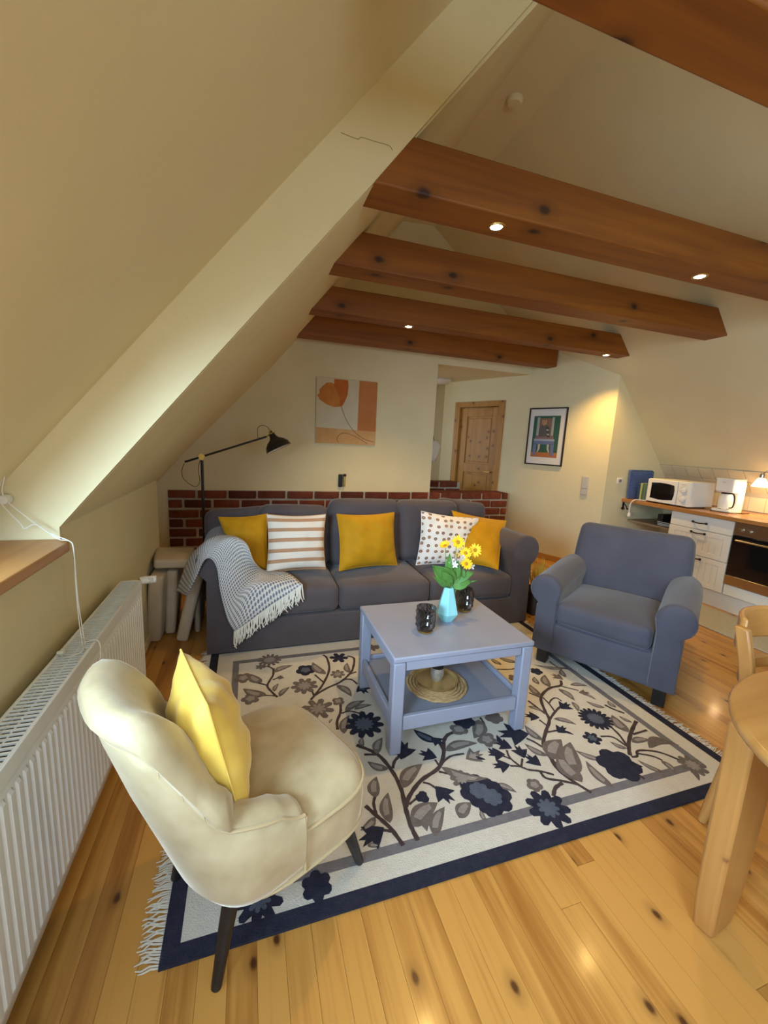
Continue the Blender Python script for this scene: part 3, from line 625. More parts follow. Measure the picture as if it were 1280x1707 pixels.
# blossoms peeping out under the velvet chair
radial((528, 1477), .05, 6, 'rugnavy', .25, 0); radial((432, 1500), .075, 9, 'rugnavy', .4, 0, 'rugblue'); radial((463, 1420), .07, 8, 'rugtaupe', .4, 0, 'ruglight')
for k, nm in (('rugstem', 'woven_stems'), ('rugtaupe', 'woven_leaves'), ('rugnavy', 'woven_dark_flowers'), ('rugblue', 'woven_flower_hearts'), ('ruglight', 'woven_leaf_hearts')):
    obj(nm, PAT[k], k, rug, smooth=False, world_=True, kind='stuff')
fr = MB(); rr = random.Random(3)
for side, x0, sg in ((0, RX0, -1), (1, RX1, 1)):
    y = RY0+.004
    while y < RY1:
        L = rr.uniform(.045, .068); dy = rr.uniform(-.022, .022)
        p = [Vector((x0, y, .006)), Vector((x0+sg*L*.4, y+dy*.3, .010)), Vector((x0+sg*L*.75, y+dy*.9+rr.uniform(-.006, .006), .005)), Vector((x0+sg*L, y+dy, .003))]
        fr.tube(p, [.0022, .0022, .0020, .0012], 4); y += .0062
obj('fringe', fr, 'fringe', rug, world_=True, kind='stuff')

# ================================================================== coffee table
TX, TY, TW, TD, TH = .5907, 1.5275, .725, .588, .492
ct = empty('coffee_table', (TX+TW/2, TY+TD/2, 0)); tag(ct, 'grey-blue painted wooden coffee table with a lower shelf', 'coffee table')
def ctb(n, a, b, mat='table', bv=.004): return box_part(n, (a[0]+TX, a[1]+TY, a[2]), (b[0]+TX, b[1]+TY, b[2]), mat, ct, bv, True)
TB = RT+.002
ctb('table_top', (0, 0, TH-.026), (TW, TD, TH), bv=.006)
lg = .062
for x in (0, TW-lg):
    for y in (0, TD-lg): ctb('leg', (x+.003, y+.003, TB), (x+lg-.003, y+lg-.003, TH-.029), bv=.006)
ctb('apron', (lg, .010, TH-.072), (TW-lg, .030, TH-.0265)); ctb('apron', (lg, TD-.030, TH-.072), (TW-lg, TD-.010, TH-.0265)); ctb('apron', (.010, lg, TH-.072), (.030, TD-lg, TH-.0265)); ctb('apron', (TW-.030, lg, TH-.072), (TW-.010, TD-lg, TH-.0265))
RZ0, RZ1 = .125, .196
ctb('rail', (lg, .010, RZ0), (TW-lg, .032, RZ1)); ctb('rail', (lg, TD-.032, RZ0), (TW-lg, TD-.010, RZ1)); ctb('rail', (.010, lg, RZ0), (.032, TD-lg, RZ1)); ctb('rail', (TW-.032, lg, RZ0), (TW-.010, TD-lg, RZ1))
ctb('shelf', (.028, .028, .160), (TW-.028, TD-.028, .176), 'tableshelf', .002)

# things on the coffee table
def candle_holder(p, label):
    c = on_z(p, TH+.001); t = empty('candle_holder', (c.x, c.y, TH+.0005)); tag(t, label, 'candle holder', 'smoked glass tealight holders')
    n = 36; rings = []
    prof = [(.036, .010), (.044, .016), (.047, .05), (.048, .10), (.0475, .128), (.046, .1285), (.0445, .126), (.0445, .05), (.040, .02), (.001, .018)]
    for k, (r0, z) in enumerate(prof):
        ring = []
        for j in range(n):
            a = 2*math.pi*j/n; d = 0
            if 1 <= k <= 4: d = .0022*(1 if (j+k*2) % 4 < 2 else -1)
            ring.append(Vector(((r0+d)*math.cos(a), (r0+d)*math.sin(a), z)))
        rings.append(ring)
    mb = MB()
    rows_ = [.010, .016, .034, .052, .070, .088, .106, .124, .129]; rings = []
    for k, z in enumerate(rows_):
        r0 = .036+(.0115)*min(1, (z-.010)/.03)**.6
        rings.append([Vector(((r0+(.0040*math.cos(9*2*math.pi*j/n+(k % 2)*math.pi) if 0 < k < 8 else 0))*math.cos(2*math.pi*j/n), (r0+(.0040*math.cos(9*2*math.pi*j/n+(k % 2)*math.pi) if 0 < k < 8 else 0))*math.sin(2*math.pi*j/n), z)) for j in range(n)])
    for r0, z in ((.0445, .127), (.0440, .05), (.038, .022), (.002, .021)): rings.append([Vector((r0*math.cos(2*math.pi*j/n), r0*math.sin(2*math.pi*j/n), z)) for j in range(n)])
    mb.loft(rings)
    obj('glass_cup', mb, 'smoke', t, smooth=False)
    obj('brass_base', MB().lathe([(.036, 0), (.038, .003), (.038, .010), (.034, .0115)], n=28), 'brass', t)
candle_holder((708, 1052), 'smoked cut-glass tealight holder standing alone near the table edge')
candle_holder((773, 1017), 'smoked cut-glass tealight holder tucked close behind the turquoise vase')
vc = on_z((744, 1034), TH); vs_ = empty('flower_vase', (vc.x, vc.y, TH+.0005)); tag(vs_, 'faceted turquoise ceramic vase holding garden flowers', 'vase')
vb = MB(); n = 6
vb.loft([[Vector((r0*math.cos(2*math.pi*(j+o_)/n), r0*math.sin(2*math.pi*(j+o_)/n), z)) for j in range(n)] for r0, z, o_ in ((.030, 0, .1), (.032, .003, .1), (.062, .048, .1), (.026, .186, .1), (.022, .186, .1), (.050, .05, .1), (.006, .02, .1))])
obj('vase_body', vb, 'mint', vs_, smooth=False, bevel=.002)
# flowers: each stem is a thing of its own
def catm(a, b, sag): return spline([a, (a+b)/2+Vector(sag), b], 5)
vm = Vector((vc.x, vc.y, TH+.175))
def petals(c, nrm, r0, n, mat, parent, name, wid=.30, cup=.25, r_in=.007):
    nrm = nrm.normalized(); e1 = nrm.orthogonal().normalized(); e2 = nrm.cross(e1); mb = MB()
    for k in range(n):
        a = 2*math.pi*k/n+random.uniform(-.08, .08); d = e1*math.cos(a)+e2*math.sin(a); s_ = nrm.cross(d); rr_ = r0*random.uniform(.9, 1.08)
        pts = [c+d*r_in-s_*.002, c+d*rr_*.45-s_*r0*wid*.5+nrm*r0*cup*.4, c+d*rr_*.85-s_*r0*wid*.38+nrm*r0*cup*.7, c+d*rr_+nrm*r0*cup*.6, c+d*rr_*.85+s_*r0*wid*.38+nrm*r0*cup*.7, c+d*rr_*.45+s_*r0*wid*.5+nrm*r0*cup*.4, c+d*r_in+s_*.002]
        pts2 = [p+nrm*.0012 for p in pts]; m = len(pts)
        mb.add(pts+pts2, [tuple(range(m))[::-1], tuple(range(m, 2*m))]+[(i, (i+1) % m, m+(i+1) % m, m+i) for i in range(m)])
    return obj(name, mb, mat, parent, smooth=False, world_=True)
fl_px = [((742, 910), .02, .030, 'half-open yellow flower, the one farthest out over the large green leaf'), ((763, 904), .0, .038, 'yellow daisy-like flower standing tallest in the turquoise vase'), ((792, 917), -.01, .037, 'yellow daisy-like flower leaning out beside the mustard cushion'), ((776, 922), -.02, .034, 'yellow daisy-like flower in the middle of the bouquet'), ((777, 940), -.05, .035, 'yellow daisy-like flower lowest in the bouquet, orange centre'), ((762, 925), .03, .016, 'small yellow flower bud between white blossoms')]
for i, (p, dy, r0, lab) in enumerate(fl_px):
    hd_ = on_y(p, vc.y+dy); t = empty('yellow_flower', tuple(vm)); tag(t, lab, 'flower')
    nrm = Vector((-.35+.25*math.sin(i*2.1), -.9, .45+.2*math.cos(i*1.7)))
    if i == 0: nrm = Vector((-.5, -.3, .8))
    obj('stem', MB().tube(catm(vm+Vector((.004*i-.01, .004*(i % 3)-.004, -.10)), hd_-nrm.normalized()*.006, (0, .004, .01)), .0018, 6), 'stem', t, world_=True)
    petals(hd_, nrm, r0, 14 if r0 > .02 else 9, 'petal', t, 'petals', .30, .22 if i else .6, .006)
    nn = nrm.normalized(); e1 = nn.orthogonal().normalized(); e2 = nn.cross(e1)
    obj('flower_centre', MB().loft([[hd_+nn*h_+(e1*math.cos(2*math.pi*j/12)+e2*math.sin(2*math.pi*j/12))*rr_*r0 for j in range(12)] for rr_, h_ in ((.26, .0), (.27, .004), (.16, .0085), (.02, .009))]), 'pollen', t, world_=True)
for i, (p, dy) in enumerate((((751, 934), -.02), ((771, 931), -.03), ((785, 944), -.02), ((758, 942), -.04))):
    c = on_y(p, vc.y+dy); t = empty('white_blossom', tuple(vm)); tag(t, ('white star-shaped blossom above the big vase leaf', 'white blossom half hidden behind yellow petals', 'pale pink-white blossom at the lower edge of the bouquet', 'small white blossom nearest the vase neck')[i], 'flower')
    obj('stem', MB().tube(catm(vm+Vector((.003*i-.005, -.003, -.08)), c, (0, -.003, .008)), .0014, 6), 'stem', t, world_=True)
    nr_ = Vector((math.sin(i*1.9)*.5, -.9, .5)); petals(c, nr_, .020, 5, 'blossom', t, 'petals', .55, .5, .002); petals(c+nr_.normalized()*.004, nr_, .014, 5, 'blossom', t, 'petals', .5, .9, .002)
def vleaf(base, tip, wd, lab, droop=.012):
    t = empty('green_leaf', tuple(vm)); tag(t, lab, 'leaf'); d = tip-base; L = d.length; tt = d.normalized(); view = (CAMP-base).normalized(); sd_ = tt.cross(view).normalized(); nn = sd_.cross(tt)
    def fn(u, v):
        w_ = wd*math.sin(math.pi*min(1, u**.75*1.0))**.8*(1-.25*u); c = base+tt*(L*u)-Vector((0, 0, droop*u*u))+nn*(.010*math.sin(math.pi*u))
        return c+sd_*(w_*(v-.5))+nn*(.10*wd*abs(v-.5)*2)
    obj('blade', MB().grid(fn, 12, 6), 'leaf', t, world_=True, solid=.0012)
    obj('leaf_stalk', MB().tube([vm+Vector((0, 0, -.08)), vm+Vector((0, -.002, .0)), base+tt*.01], .0014, 6), 'stem', t, world_=True)
LV = [((755, 972), (720, 938), .105, 'broad green leaf reaching out towards the polka-dot cushion'), ((745, 978), (722, 957), .036, 'narrow green leaf curling below the broad one'), ((752, 975), (785, 966), .080, 'green leaf spreading over the back tealight holder'), ((757, 970), (790, 950), .055, 'slim green leaf on the kitchen side of the bouquet'), ((757, 965), (764, 930), .060, 'upright green leaf among the white blossoms'), ((746, 968), (750, 918), .048, 'dark upright leaf under the tallest yellow flower'), ((766, 962), (775, 945), .05, 'short round leaf below the lowest yellow flower'), ((748, 974), (735, 946), .075, 'folded green leaf at the vase mouth'), ((770, 975), (796, 964), .012, 'thin pointed leaf sticking out sideways')]
for b_, t_p, wd, lab in LV: vleaf(on_y(b_, vc.y-.005), on_y(t_p, vc.y-.03), wd, lab)
# placemat, gold tray and silvered tealight on the shelf
mc = on_z((727, 1140), .18); pmt = empty('woven_placemat', (mc.x, mc.y, .1765)); tag(pmt, 'round woven seagrass placemat on the table shelf', 'placemat')
wv = MB()
M['straw'] = pm('seagrass', (.36, .215, .085), (.50, .33, .15), 60, .8, bump=.4, bscale=150)
for k in range(9):
    r0 = .02+k*.0165
    pth = [Vector((r0*math.cos(a*2*math.pi/64), r0*math.sin(a*2*math.pi/64), .007+.0018*math.sin(a*2*math.pi/64*(10+5*k)))) for a in range(64)]
    wv.tube(pth, .0078, 6, loop=True)
obj('braid', wv, 'straw', pmt)
tr = empty('round_tray', (mc.x+.005, mc.y+.012, .194)); tag(tr, 'round gold-coloured metal tray lying on the placemat', 'tray')
obj('dish', MB().lathe([(.001, 0), (.09, 0), (.100, .003), (.108, .016), (.112, .016), (.104, 0.0), (.09, -.004), (.001, -.004)], n=40, caps=False), 'goldtray', tr)
sv = empty('tealight_cup', (mc.x+.008, mc.y+.015, .1945)); tag(sv, 'small silvered glass tealight cup standing on the gold tray', 'candle holder')
obj('cup', MB().lathe([(.022, 0), (.030, .008), (.035, .03), (.036, .05), (.033, .068), (.0335, .076), (.031, .076), (.030, .05), (.001, .03)], n=28), 'pewter', sv)
obj('dark_rim', MB().lathe([(.0338, .074), (.034, .090), (.031, .090), (.031, .074)], n=28), 'black', sv)

# ================================================================== sofa
sofa = empty('sofa', (.95, 3.05, 0)); tag(sofa, 'wide charcoal grey three-seat sofa with rolled arms against the brick wall', 'sofa')
def sb(name, c, w, d, h, r=.05, n=6, bt=0, bs=0, bb=0, seed=0, wob=0, mat='sofa', par=None, rot=None):
    mb = softbox(w, d, h, r, n, bt, bs, bb, seed, wob)
    m = Matrix.Translation(c)
    if rot: m = m @ rot
    mb.xf(m); return obj(name, mb, mat, par or sofa, world_=True, merge=.0004, ang=60)
SF = 2.62
sb('base', (.95, 3.05, .125), 2.12, .84, .23, .02, 4)
obj('skirt', MB().prism([(-.11, SF+.004, .012+RT), (1.98, SF+.004, .012+RT), (1.98, SF+.004, .235), (-.11, SF+.004, .235)], (0, .02, 0)), 'sofa', sofa, world_=True, bevel=.006)
def sofa_arm(xc, sgn, par, mat):
    """rolled arm: panel below, scroll on top (profile in x-z, swept along y)"""
    prof = []
    px_ = [(-.085, .015), (-.085, .50)]
    cx_, cz_, rr_ = .02, .615, .118
    for a in range(205, -66, -15): px_.append((cx_+rr_*math.cos(R(a)), cz_+rr_*math.sin(R(a))))
    px_ += [(.078, .49), (.080, .30), (.084, .015)]
    rings = []
    for y, k in ((SF+.02, .93), (SF+.012, .975), (SF+.02, 1.0), (SF+.05, 1.0), (2.9, 1.0), (3.2, 1.0), (3.44, 1.0), (3.47, .97)):
        rings.append([Vector((xc+sgn*(x*k), y, .33+(z-.33)*(1-(1-k)*.5))) for x, z in px_])
    rings[0] = [Vector((xc+sgn*x*.5, SF+.008, .33+(z-.33)*.7)) for x, z in px_]
    m = MB().loft(rings); o = obj('arm', m, mat, par, world_=True, ang=50)
    pip = [Vector((xc+sgn*x, SF+.022, z)) for x, z in px_]
    obj('arm_piping', MB().tube(pip, .004, 6), mat, o, world_=True)
sofa_arm(-.175, -1, sofa, 'sofa'); sofa_arm(2.065, 1, sofa, 'sofa')
sb('back_frame', (.945, 3.39, .43), 2.10, .20, .72, .06, 6, bs=.01)
for x0, x1, sd_ in ((-.088, .585, 1), (.590, 1.270, 2), (1.275, 1.975, 3)):
    sb('seat_cushion', ((x0+x1)/2, 2.945, .335), x1-x0, .66, .185, .045, 7, bt=.022, bs=.008, seed=sd_, wob=.002)
Rx = lambda a: Matrix.Rotation(R(a), 4, 'X')
Rz = lambda a: Matrix.Rotation(R(a), 4, 'Z')
Ry = lambda a: Matrix.Rotation(R(a), 4, 'Y')
sb('back_cushion', (.895, 3.18, .675), .58, .17, .54, .07, 6, bs=.02, seed=4, wob=.004, rot=Rx(-10))
sb('back_cushion', (.335, 3.19, .655), .53, .16, .48, .07, 6, bs=.02, seed=5, wob=.004, rot=Rx(-10) @ Ry(1))
sb('back_cushion', (1.455, 3.18, .675), .56, .17, .52, .07, 6, bs=.02, seed=6, wob=.004, rot=Rx(-10))
sb('back_cushion', (-.02, 3.27, .655), .56, .13, .42, .06, 6, bs=.02, seed=7, wob=.004, rot=Rx(-12) @ Ry(-5))
sb('back_cushion', (1.83, 3.30, .70), .48, .14, .44, .06, 6, bs=.02, seed=8, wob=.004, rot=Rx(-10) @ Ry(6))

# ------------------------------------------------------------------ scatter cushions
def cushion(corners, th, mat, label, cat='cushion', name='scatter_cushion', seed=1, ears=.15, puff=1.05):
    """corners: bottom-left, bottom-right, top-right, top-left in world space"""
    bl, br, tr_, tl = [Vector(c) for c in corners]; rnd = random.Random(seed); ph = [rnd.uniform(0, 6) for _ in range(6)]
    nrm = ((br-bl).cross(tl-bl)).normalized(); ctr = (bl+br+tr_+tl)/4; n = 22
    if nrm.dot(CAMP-ctr) < 0: nrm = -nrm
    mb = MB(); uv = []
    for sg in (1, -1):
        o = len(mb.v); vs = []
        for i in range(n+1):
            for j in range(n+1):
                u, v = i/n, j/n; su, sv_ = 2*u-1, 2*v-1
                pu = su*(1-ears*(1-sv_*sv_)*.5*abs(su)); pv = sv_*(1-ears*(1-su*su)*.5*abs(sv_))
                uu, vv = (pu+1)/2, (pv+1)/2
                p = bl*(1-uu)*(1-vv)+br*uu*(1-vv)+tr_*uu*vv+tl*(1-uu)*vv
                t = max(0, (1-su**2))**.55*max(0, (1-sv_**2))**.55
                edge = (1-t)
                wr_ = .06*th*(math.sin(9*su+5*sv_+ph[0])*math.sin(7*sv_+ph[1])+.6*math.sin(15*su*sv_+ph[2]))*t
                vs.append(p+nrm*(sg*(th/2*t*puff+wr_*.8+.003*(1 if t > 0 else 0))))
                uv.append((u, v))
        fs = [(i*(n+1)+j, (i+1)*(n+1)+j, (i+1)*(n+1)+j+1, i*(n+1)+j+1) for i in range(n) for j in range(n)]
        mb.add(vs, fs if sg > 0 else [f[::-1] for f in fs])
    mb.uv = uv
    base_ = (bl+br)/2; t = empty(name, tuple(base_)); tag(t, label, cat)
    co = obj('cover', mb, mat, t, world_=True, ang=80)
    rim = []
    for i in range(n): rim.append(mb.v[i*(n+1)])
    for j in range(n): rim.append(mb.v[n*(n+1)+j])
    for i in range(n, 0, -1): rim.append(mb.v[i*(n+1)+n])
    for j in range(n, 0, -1): rim.append(mb.v[j])
    obj('seam', MB().tube(rim, .0032, 6, loop=True), mat, t, world_=True)
    return t
def uvmat(name, build):
    m, nt, b = _nt(name); b.inputs['Roughness'].default_value = .85
    tc = _n(nt, 'ShaderNodeTexCoord'); sp = _n(nt, 'ShaderNodeSeparateXYZ'); nt.links.new(tc.outputs['UV'], sp.inputs[0])
    build(nt, b, tc, sp); M[name] = m; return m
def stripes(nt, b, tc, sp):
    mu = _n(nt, 'ShaderNodeMath', operation='MULTIPLY'); mu.inputs[1].default_value = 5.6; nt.links.new(sp.outputs['Y'], mu.inputs[0])
    ad = _n(nt, 'ShaderNodeMath', operation='ADD'); ad.inputs[1].default_value = .12; nt.links.new(mu.outputs[0], ad.inputs[0])
    fr_ = _n(nt, 'ShaderNodeMath', operation='FRACT'); nt.links.new(ad.outputs[0], fr_.inputs[0])
    r = _ramp(nt, fr_.outputs[0], [(0, (.44, .235, .125)), (.35, (.44, .235, .125)), (.37, (.74, .65, .55)), (.98, (.74, .65, .55))])
    nt.links.new(r.outputs[0], b.inputs['Base Color'])
uvmat('stripe_linen', stripes)
def dots(nt, b, tc, sp):
    vo = _n(nt, 'ShaderNodeTexVoronoi', i_Scale=8.2, i_Randomness=.42, voronoi_dimensions='2D'); nt.links.new(tc.outputs['UV'], vo.inputs['Vector'])
    hs = _ramp(nt, vo.outputs['Color'], [(.2, (.17, .085, .05)), (.8, (.34, .15, .06))])
    mk = _ramp(nt, vo.outputs['Distance'], [(.0, (.75, .75, .75)), (.09, (.75, .75, .75)), (.11, (1, 1, 1)), (.23, (1, 1, 1)), (.26, (0, 0, 0))])
    mx = _n(nt, 'ShaderNodeMix', data_type='RGBA'); nt.links.new(mk.outputs[0], mx.inputs[0]); mx.inputs[6].default_value = (.76, .70, .64, 1); nt.links.new(hs.outputs[0], mx.inputs[7])
    nt.links.new(mx.outputs[2], b.inputs['Base Color'])
uvmat('dotted_cotton', dots)
def cpx(bl, br, tr_, tl, z, yt): return [on_z(bl, z), on_z(br, z), on_y(tr_, yt), on_y(tl, yt)]
cushion(cpx((389, 948), (447, 952), (446, 856), (364, 862), .47, 3.05), .16, 'yellow', 'mustard velvet cushion half behind the grey throw', seed=11)
cushion(cpx((443, 957), (543, 949), (543, 857), (444, 857), .46, 2.98), .15, 'stripe_linen', 'cream linen cushion with tan stripes', seed=12)
cushion(cpx((565, 952), (662, 942), (657, 854), (561, 857), .455, 2.99), .16, 'yellow', 'mustard velvet cushion alone in the middle of the sofa', seed=13)
cushion(cpx((693, 942), (780, 943), (798, 864), (702, 852), .46, 2.97), .15, 'dotted_cotton', 'white cushion with small brown polka dots', seed=14)
cushion(cpx((770, 940), (830, 950), (844, 868), (753, 851), .475, 3.05), .16, 'yellow', 'mustard velvet cushion between the polka-dot cushion and the sofa arm', seed=15)

# ------------------------------------------------------------------ throw blanket over the sofa arm
def weave(nt, b, tc, sp):
    def lin(a, c, k):
        m1 = _n(nt, 'ShaderNodeMath', operation='MULTIPLY'); m1.inputs[1].default_value = a; nt.links.new(sp.outputs['X'], m1.inputs[0])
        m2 = _n(nt, 'ShaderNodeMath', operation='MULTIPLY_ADD'); m2.inputs[1].default_value = c; nt.links.new(sp.outputs['Y'], m2.inputs[0]); nt.links.new(m1.outputs[0], m2.inputs[2])
        s_ = _n(nt, 'ShaderNodeMath', operation='SINE'); nt.links.new(m2.outputs[0], s_.inputs[0]); return s_.outputs[0]
    p = _n(nt, 'ShaderNodeMath', operation='MULTIPLY'); nt.links.new(lin(170, 175, 0), p.inputs[0]); nt.links.new(lin(-170, 175, 0), p.inputs[1])
    r = _ramp(nt, p.outputs[0], [(.0, (.60, .57, .53)), (.28, (.15, .165, .22))])
    nt.links.new(r.outputs[0], b.inputs['Base Color'])
    bp = _n(nt, 'ShaderNodeBump', i_Strength=.4, i_Distance=.004); nt.links.new(p.outputs[0], bp.inputs['Height']); nt.links.new(bp.outputs[0], b.inputs['Normal'])
uvmat('woven_throw', weave)
outer = [on_y((295, 988), 2.80), on_y((316, 934), 2.86), on_z((345, 905), .72), on_z((383, 896), .752), on_z((410, 908), .735), on_z((424, 940), .60), on_z((446, 955), .468), on_z((476, 957), .458), on_y((503, 976), 2.590)]
inner = [on_y((312, 995), 2.66), on_y((327, 966), 2.625), on_y((340, 938), 2.595), on_y((352, 934), 2.588), on_y((362, 950), 2.584), on_y((367, 985), 2.584), on_y((374, 1016), 2.584), on_y((381, 1038), 2.584), on_y((391, 1054), 2.584)]
Oc = spline(outer, 6); Ic = spline(inner, 6)
nu_ = len(Oc)-1
def throw_fn(u, v):
    i = min(int(u*nu_+.5), nu_); a, b_ = Oc[i], Ic[i]
    k = math.sin(math.pi*min(1, max(0, (u-.05)/.95)))**.6 if u < .98 else .0
    c1 = a.lerp(b_, .33); c2 = a.lerp(b_, .67); zt_ = max(a.z, b_.z)
    c1 = c1.lerp(Vector((c1.x, b_.y+.05, zt_+.06)), k); c2 = c2.lerp(Vector((c2.x, b_.y-.02, zt_+.012)), k)
    p = a*(1-v)**3+c1*(3*v*(1-v)**2)+c2*(3*v*v*(1-v))+b_*v**3
    fold = .008*math.sin(u*24+v*6)*math.sin(math.pi*v)
    p = p+Vector((-.02, -.5, .8)).normalized()*(fold+.014)
    if p.x > -.10 and p.y > 2.598:      # keep it lying on the seat cushion
        top = .474 if p.y > 2.66 else .428+math.sqrt(max(0, .046**2-(2.66-max(p.y, 2.614))**2))
        if top-p.z > 0:
            if top-p.z < .10: p.z = top
            else: p.y = 2.596
    return p
TG = [[throw_fn(i/nu_, j/20) for j in range(21)] for i in range(nu_+1)]
for _ in range(6):
    N2 = [r[:] for r in TG]
    for i in range(1, nu_):
        for j in range(1, 20):
            N2[i][j] = TG[i][j].lerp((TG[i-1][j]+TG[i+1][j]+TG[i][j-1]+TG[i][j+1])/4, .5)
            p = N2[i][j]
            if p.x > -.10 and p.y > 2.61:
                top = .472 if p.y > 2.66 else .428+math.sqrt(max(0, .044**2-(2.66-max(p.y, 2.614))**2))
                if 0 < top-p.z < .10: p.z = top
    TG = N2
tm = MB().grid(lambda u, v: TG[min(nu_, int(u*nu_+.5))][min(20, int(v*20+.5))], nu_, 20); tm.uv = [(i/nu_*1.0, j/20*.42) for i in range(nu_+1) for j in range(21)]
th = empty('throw_blanket', tuple(on_y((400, 930), 2.85))); tag(th, 'grey and cream woven throw with fringe draped over the sofa arm', 'blanket')
obj('woven_cloth', tm, 'woven_throw', th, world_=True, solid=.008, ang=80)
ff = MB(); rr = random.Random(5)
for k in range(64):
    v = k/63; p0 = throw_fn(1, v); L = rr.uniform(.085, .115)
    pt = [p0, p0+Vector((rr.uniform(-.006, .006), -.012, -L*.35)), p0+Vector((rr.uniform(-.012, .012), -.014, -L*.7)), p0+Vector((rr.uniform(-.016, .016), -.012+rr.uniform(-.006, .006), -L))]
    ff.tube(pt, [.0045, .005, .0048, .003], 5)
obj('fringe', ff, 'fringe', th, world_=True, kind='stuff')

# ------------------------------------------------------------------ loose upholstery cushions behind the sofa arm
def slabcush(p_bot, z0, w, d, h, rz, tilt, lab, lean=0):
    c = on_z(p_bot, z0); t = empty('foam_cushion', (c.x, c.y, z0), rz); tag(t, lab, 'cushion', None)
    mb = softbox(w, d, h, .020, 5, bs=.008, seed=int(p_bot[0]), wob=.003); mb.xf(Matrix.Rotation(R(tilt), 4, 'Y') @ Matrix.Rotation(R(lean), 4, 'X') @ Matrix.Translation((0, 0, h/2)))
    obj('cover', mb, 'cream', t, ang=60, merge=.0004); return t
slabcush((267, 1046), .002, .090, .46, .465, 0, 4, 'cream foam cushion standing upright against the knee wall')
slabcush((289, 1036), .002, .068, .44, .465, R(3), 4, 'cream foam cushion squeezed in the middle of the upright row')
slabcush((309, 1046), .002, .075, .44, .49, R(2), 13, 'cream foam cushion leaning over towards the sofa arm')
t = slabcush((334, 1036), .002, .035, .38, .46, 0, 1, 'thin cream foam cushion pressed against the sofa side')
t = empty('foam_cushion', (-.505, 3.17, .472), R(8)); tag(t, 'cream foam cushion lying across the top of the upright row', 'cushion')
mb = softbox(.26, .36, .065, .018, 5, bs=.006, seed=5, wob=.002); mb.xf(Matrix.Translation((0, 0, .045)) @ Matrix.Rotation(R(4), 4, 'Y')); obj('cover', mb, 'cream', t, ang=60, merge=.0004)

# ================================================================== armchair
AC = empty('armchair', (2.005, 1.78, 0), math.atan2(-.842, .539)); tag(AC, 'slate-blue slipcovered armchair with rolled arms and black feet', 'armchair')
# local frame: x to the sitter's left hand side seen from the front, y into the chair's depth
def ab(name, c, w, d, h, r=.05, n=6, bt=0, bs=0, seed=0, wob=0, rot=None, par=None, bb=0):
    mb = softbox(w, d, h, r, n, bt, bs, bb, seed, wob); m = Matrix.Translation(c)
    if rot: m = m @ rot
    return obj(name, mb.xf(m), 'arm', par or AC, merge=.0004, ang=60)
ab('base', (0, .42, .20), .74, .80, .20, .02, 4)
pf = [(-.40, .105), (.385, .105), (.37, .30), (-.37, .30)]
obj('skirt', MB().loft([[Vector((-.385, .012, .10)), Vector((.385, .012, .10)), Vector((.365, .035, .31)), Vector((-.365, .035, .31))], [Vector((-.385, .82, .10)), Vector((.385, .82, .10)), Vector((.365, .80, .31)), Vector((-.365, .80, .31))]]), 'arm', AC, bevel=.012)
ab('seat_cushion', (-.01, .31, .375), .535, .60, .145, .045, 7, bt=.03, bs=.008, seed=21, wob=.003)
for s_ in (-1, 1):
    px_ = [(-.070, .10), (-.066, .44)]
    cx_, cz_, rr_ = .015, .515, .095
    for a in range(200, -76, -15): px_.append((cx_+rr_*math.cos(R(a)), cz_+rr_*math.sin(R(a))))
    px_ += [(.058, .40), (.062, .10)]
    rings = []
    for y, k in ((.0, .6), (.006, .93), (.018, 1.0), (.06, 1.0), (.25, 1.0), (.5, 1.02), (.72, 1.0), (.80, .9)):
        rings.append([Vector((s_*(.335+x*k), y, .33+(z-.33)*(1-(1-k)*.4)+.02*math.sin(y*3.2))) for x, z in px_])
    o = obj('arm', MB().loft(rings), 'arm', AC, ang=50)
    obj('arm_piping', MB().tube([Vector((s_*(.335+x), .02, z+.001)) for x, z in px_], .0035, 6), 'arm', o)
# backrest: leaning rounded slab
bk = softbox(.71, .19, .60, .055, 8, bs=.02, seed=23, wob=.003)
bk.xf(Matrix.Translation((0, .76, .575)) @ Matrix.Rotation(R(-13), 4, 'X')); obj('backrest', bk, 'arm', AC, merge=.0004, ang=60)
for x in (-.33, .33):
    for y in (.055, .75): box_part('leg', (x-.032, y-.032, (RT+.002) if (y < .5 and x < 0) else .0), (x+.032, y+.032, .11), 'blackwood', AC, .004)

# ================================================================== velvet chair
VC = empty('cocktail_chair', (-.158, 1.066, 0), R(25.5)); tag(VC, 'champagne velvet cocktail chair with curved back and black legs', 'chair')
A0, KD, LN, HW = -.056, .182, .156, .27
def vplan(ph, z):
    c, s_ = math.cos(ph), math.sin(ph); cE = math.copysign(abs(c)**.75, c); sE = math.copysign(abs(s_)**.75, s_)
    off = LN*(z-.3)/.5*max(c, 0)
    return Vector((A0+KD-KD*cE-off, HW*sE, z))
def vout(ph): # outward horizontal normal
    a, b_ = vplan(ph-.02, .5), vplan(ph+.02, .5); d = (b_-a); n_ = Vector((-d.y, d.x, 0)).normalized()
    return n_ if n_.dot(vplan(ph, .5)-Vector((.126, 0, .5))) > 0 else -n_
def sm(x, a, b_): t_ = max(0, min(1, (x-a)/(b_-a))); return t_*t_*(3-2*t_)
def h_shell(ph): d = abs(math.degrees(ph)); return .760-.235*sm(d, 30, 66)-.070*sm(d, 60, 121)
stn = []     # stations along the U: (base point fn, normal)
for d in range(-90, 91, 5): stn.append(('a', R(d)))
ext = [.015, .035, .055, .07]
def station(k):
    """k in degrees; beyond +-90 it runs forward along the arm (1 deg = 2.2 mm)"""
    d = max(-90, min(90, k)); e = abs(k)-90 if abs(k) > 90 else 0
    return R(d), e*.0022
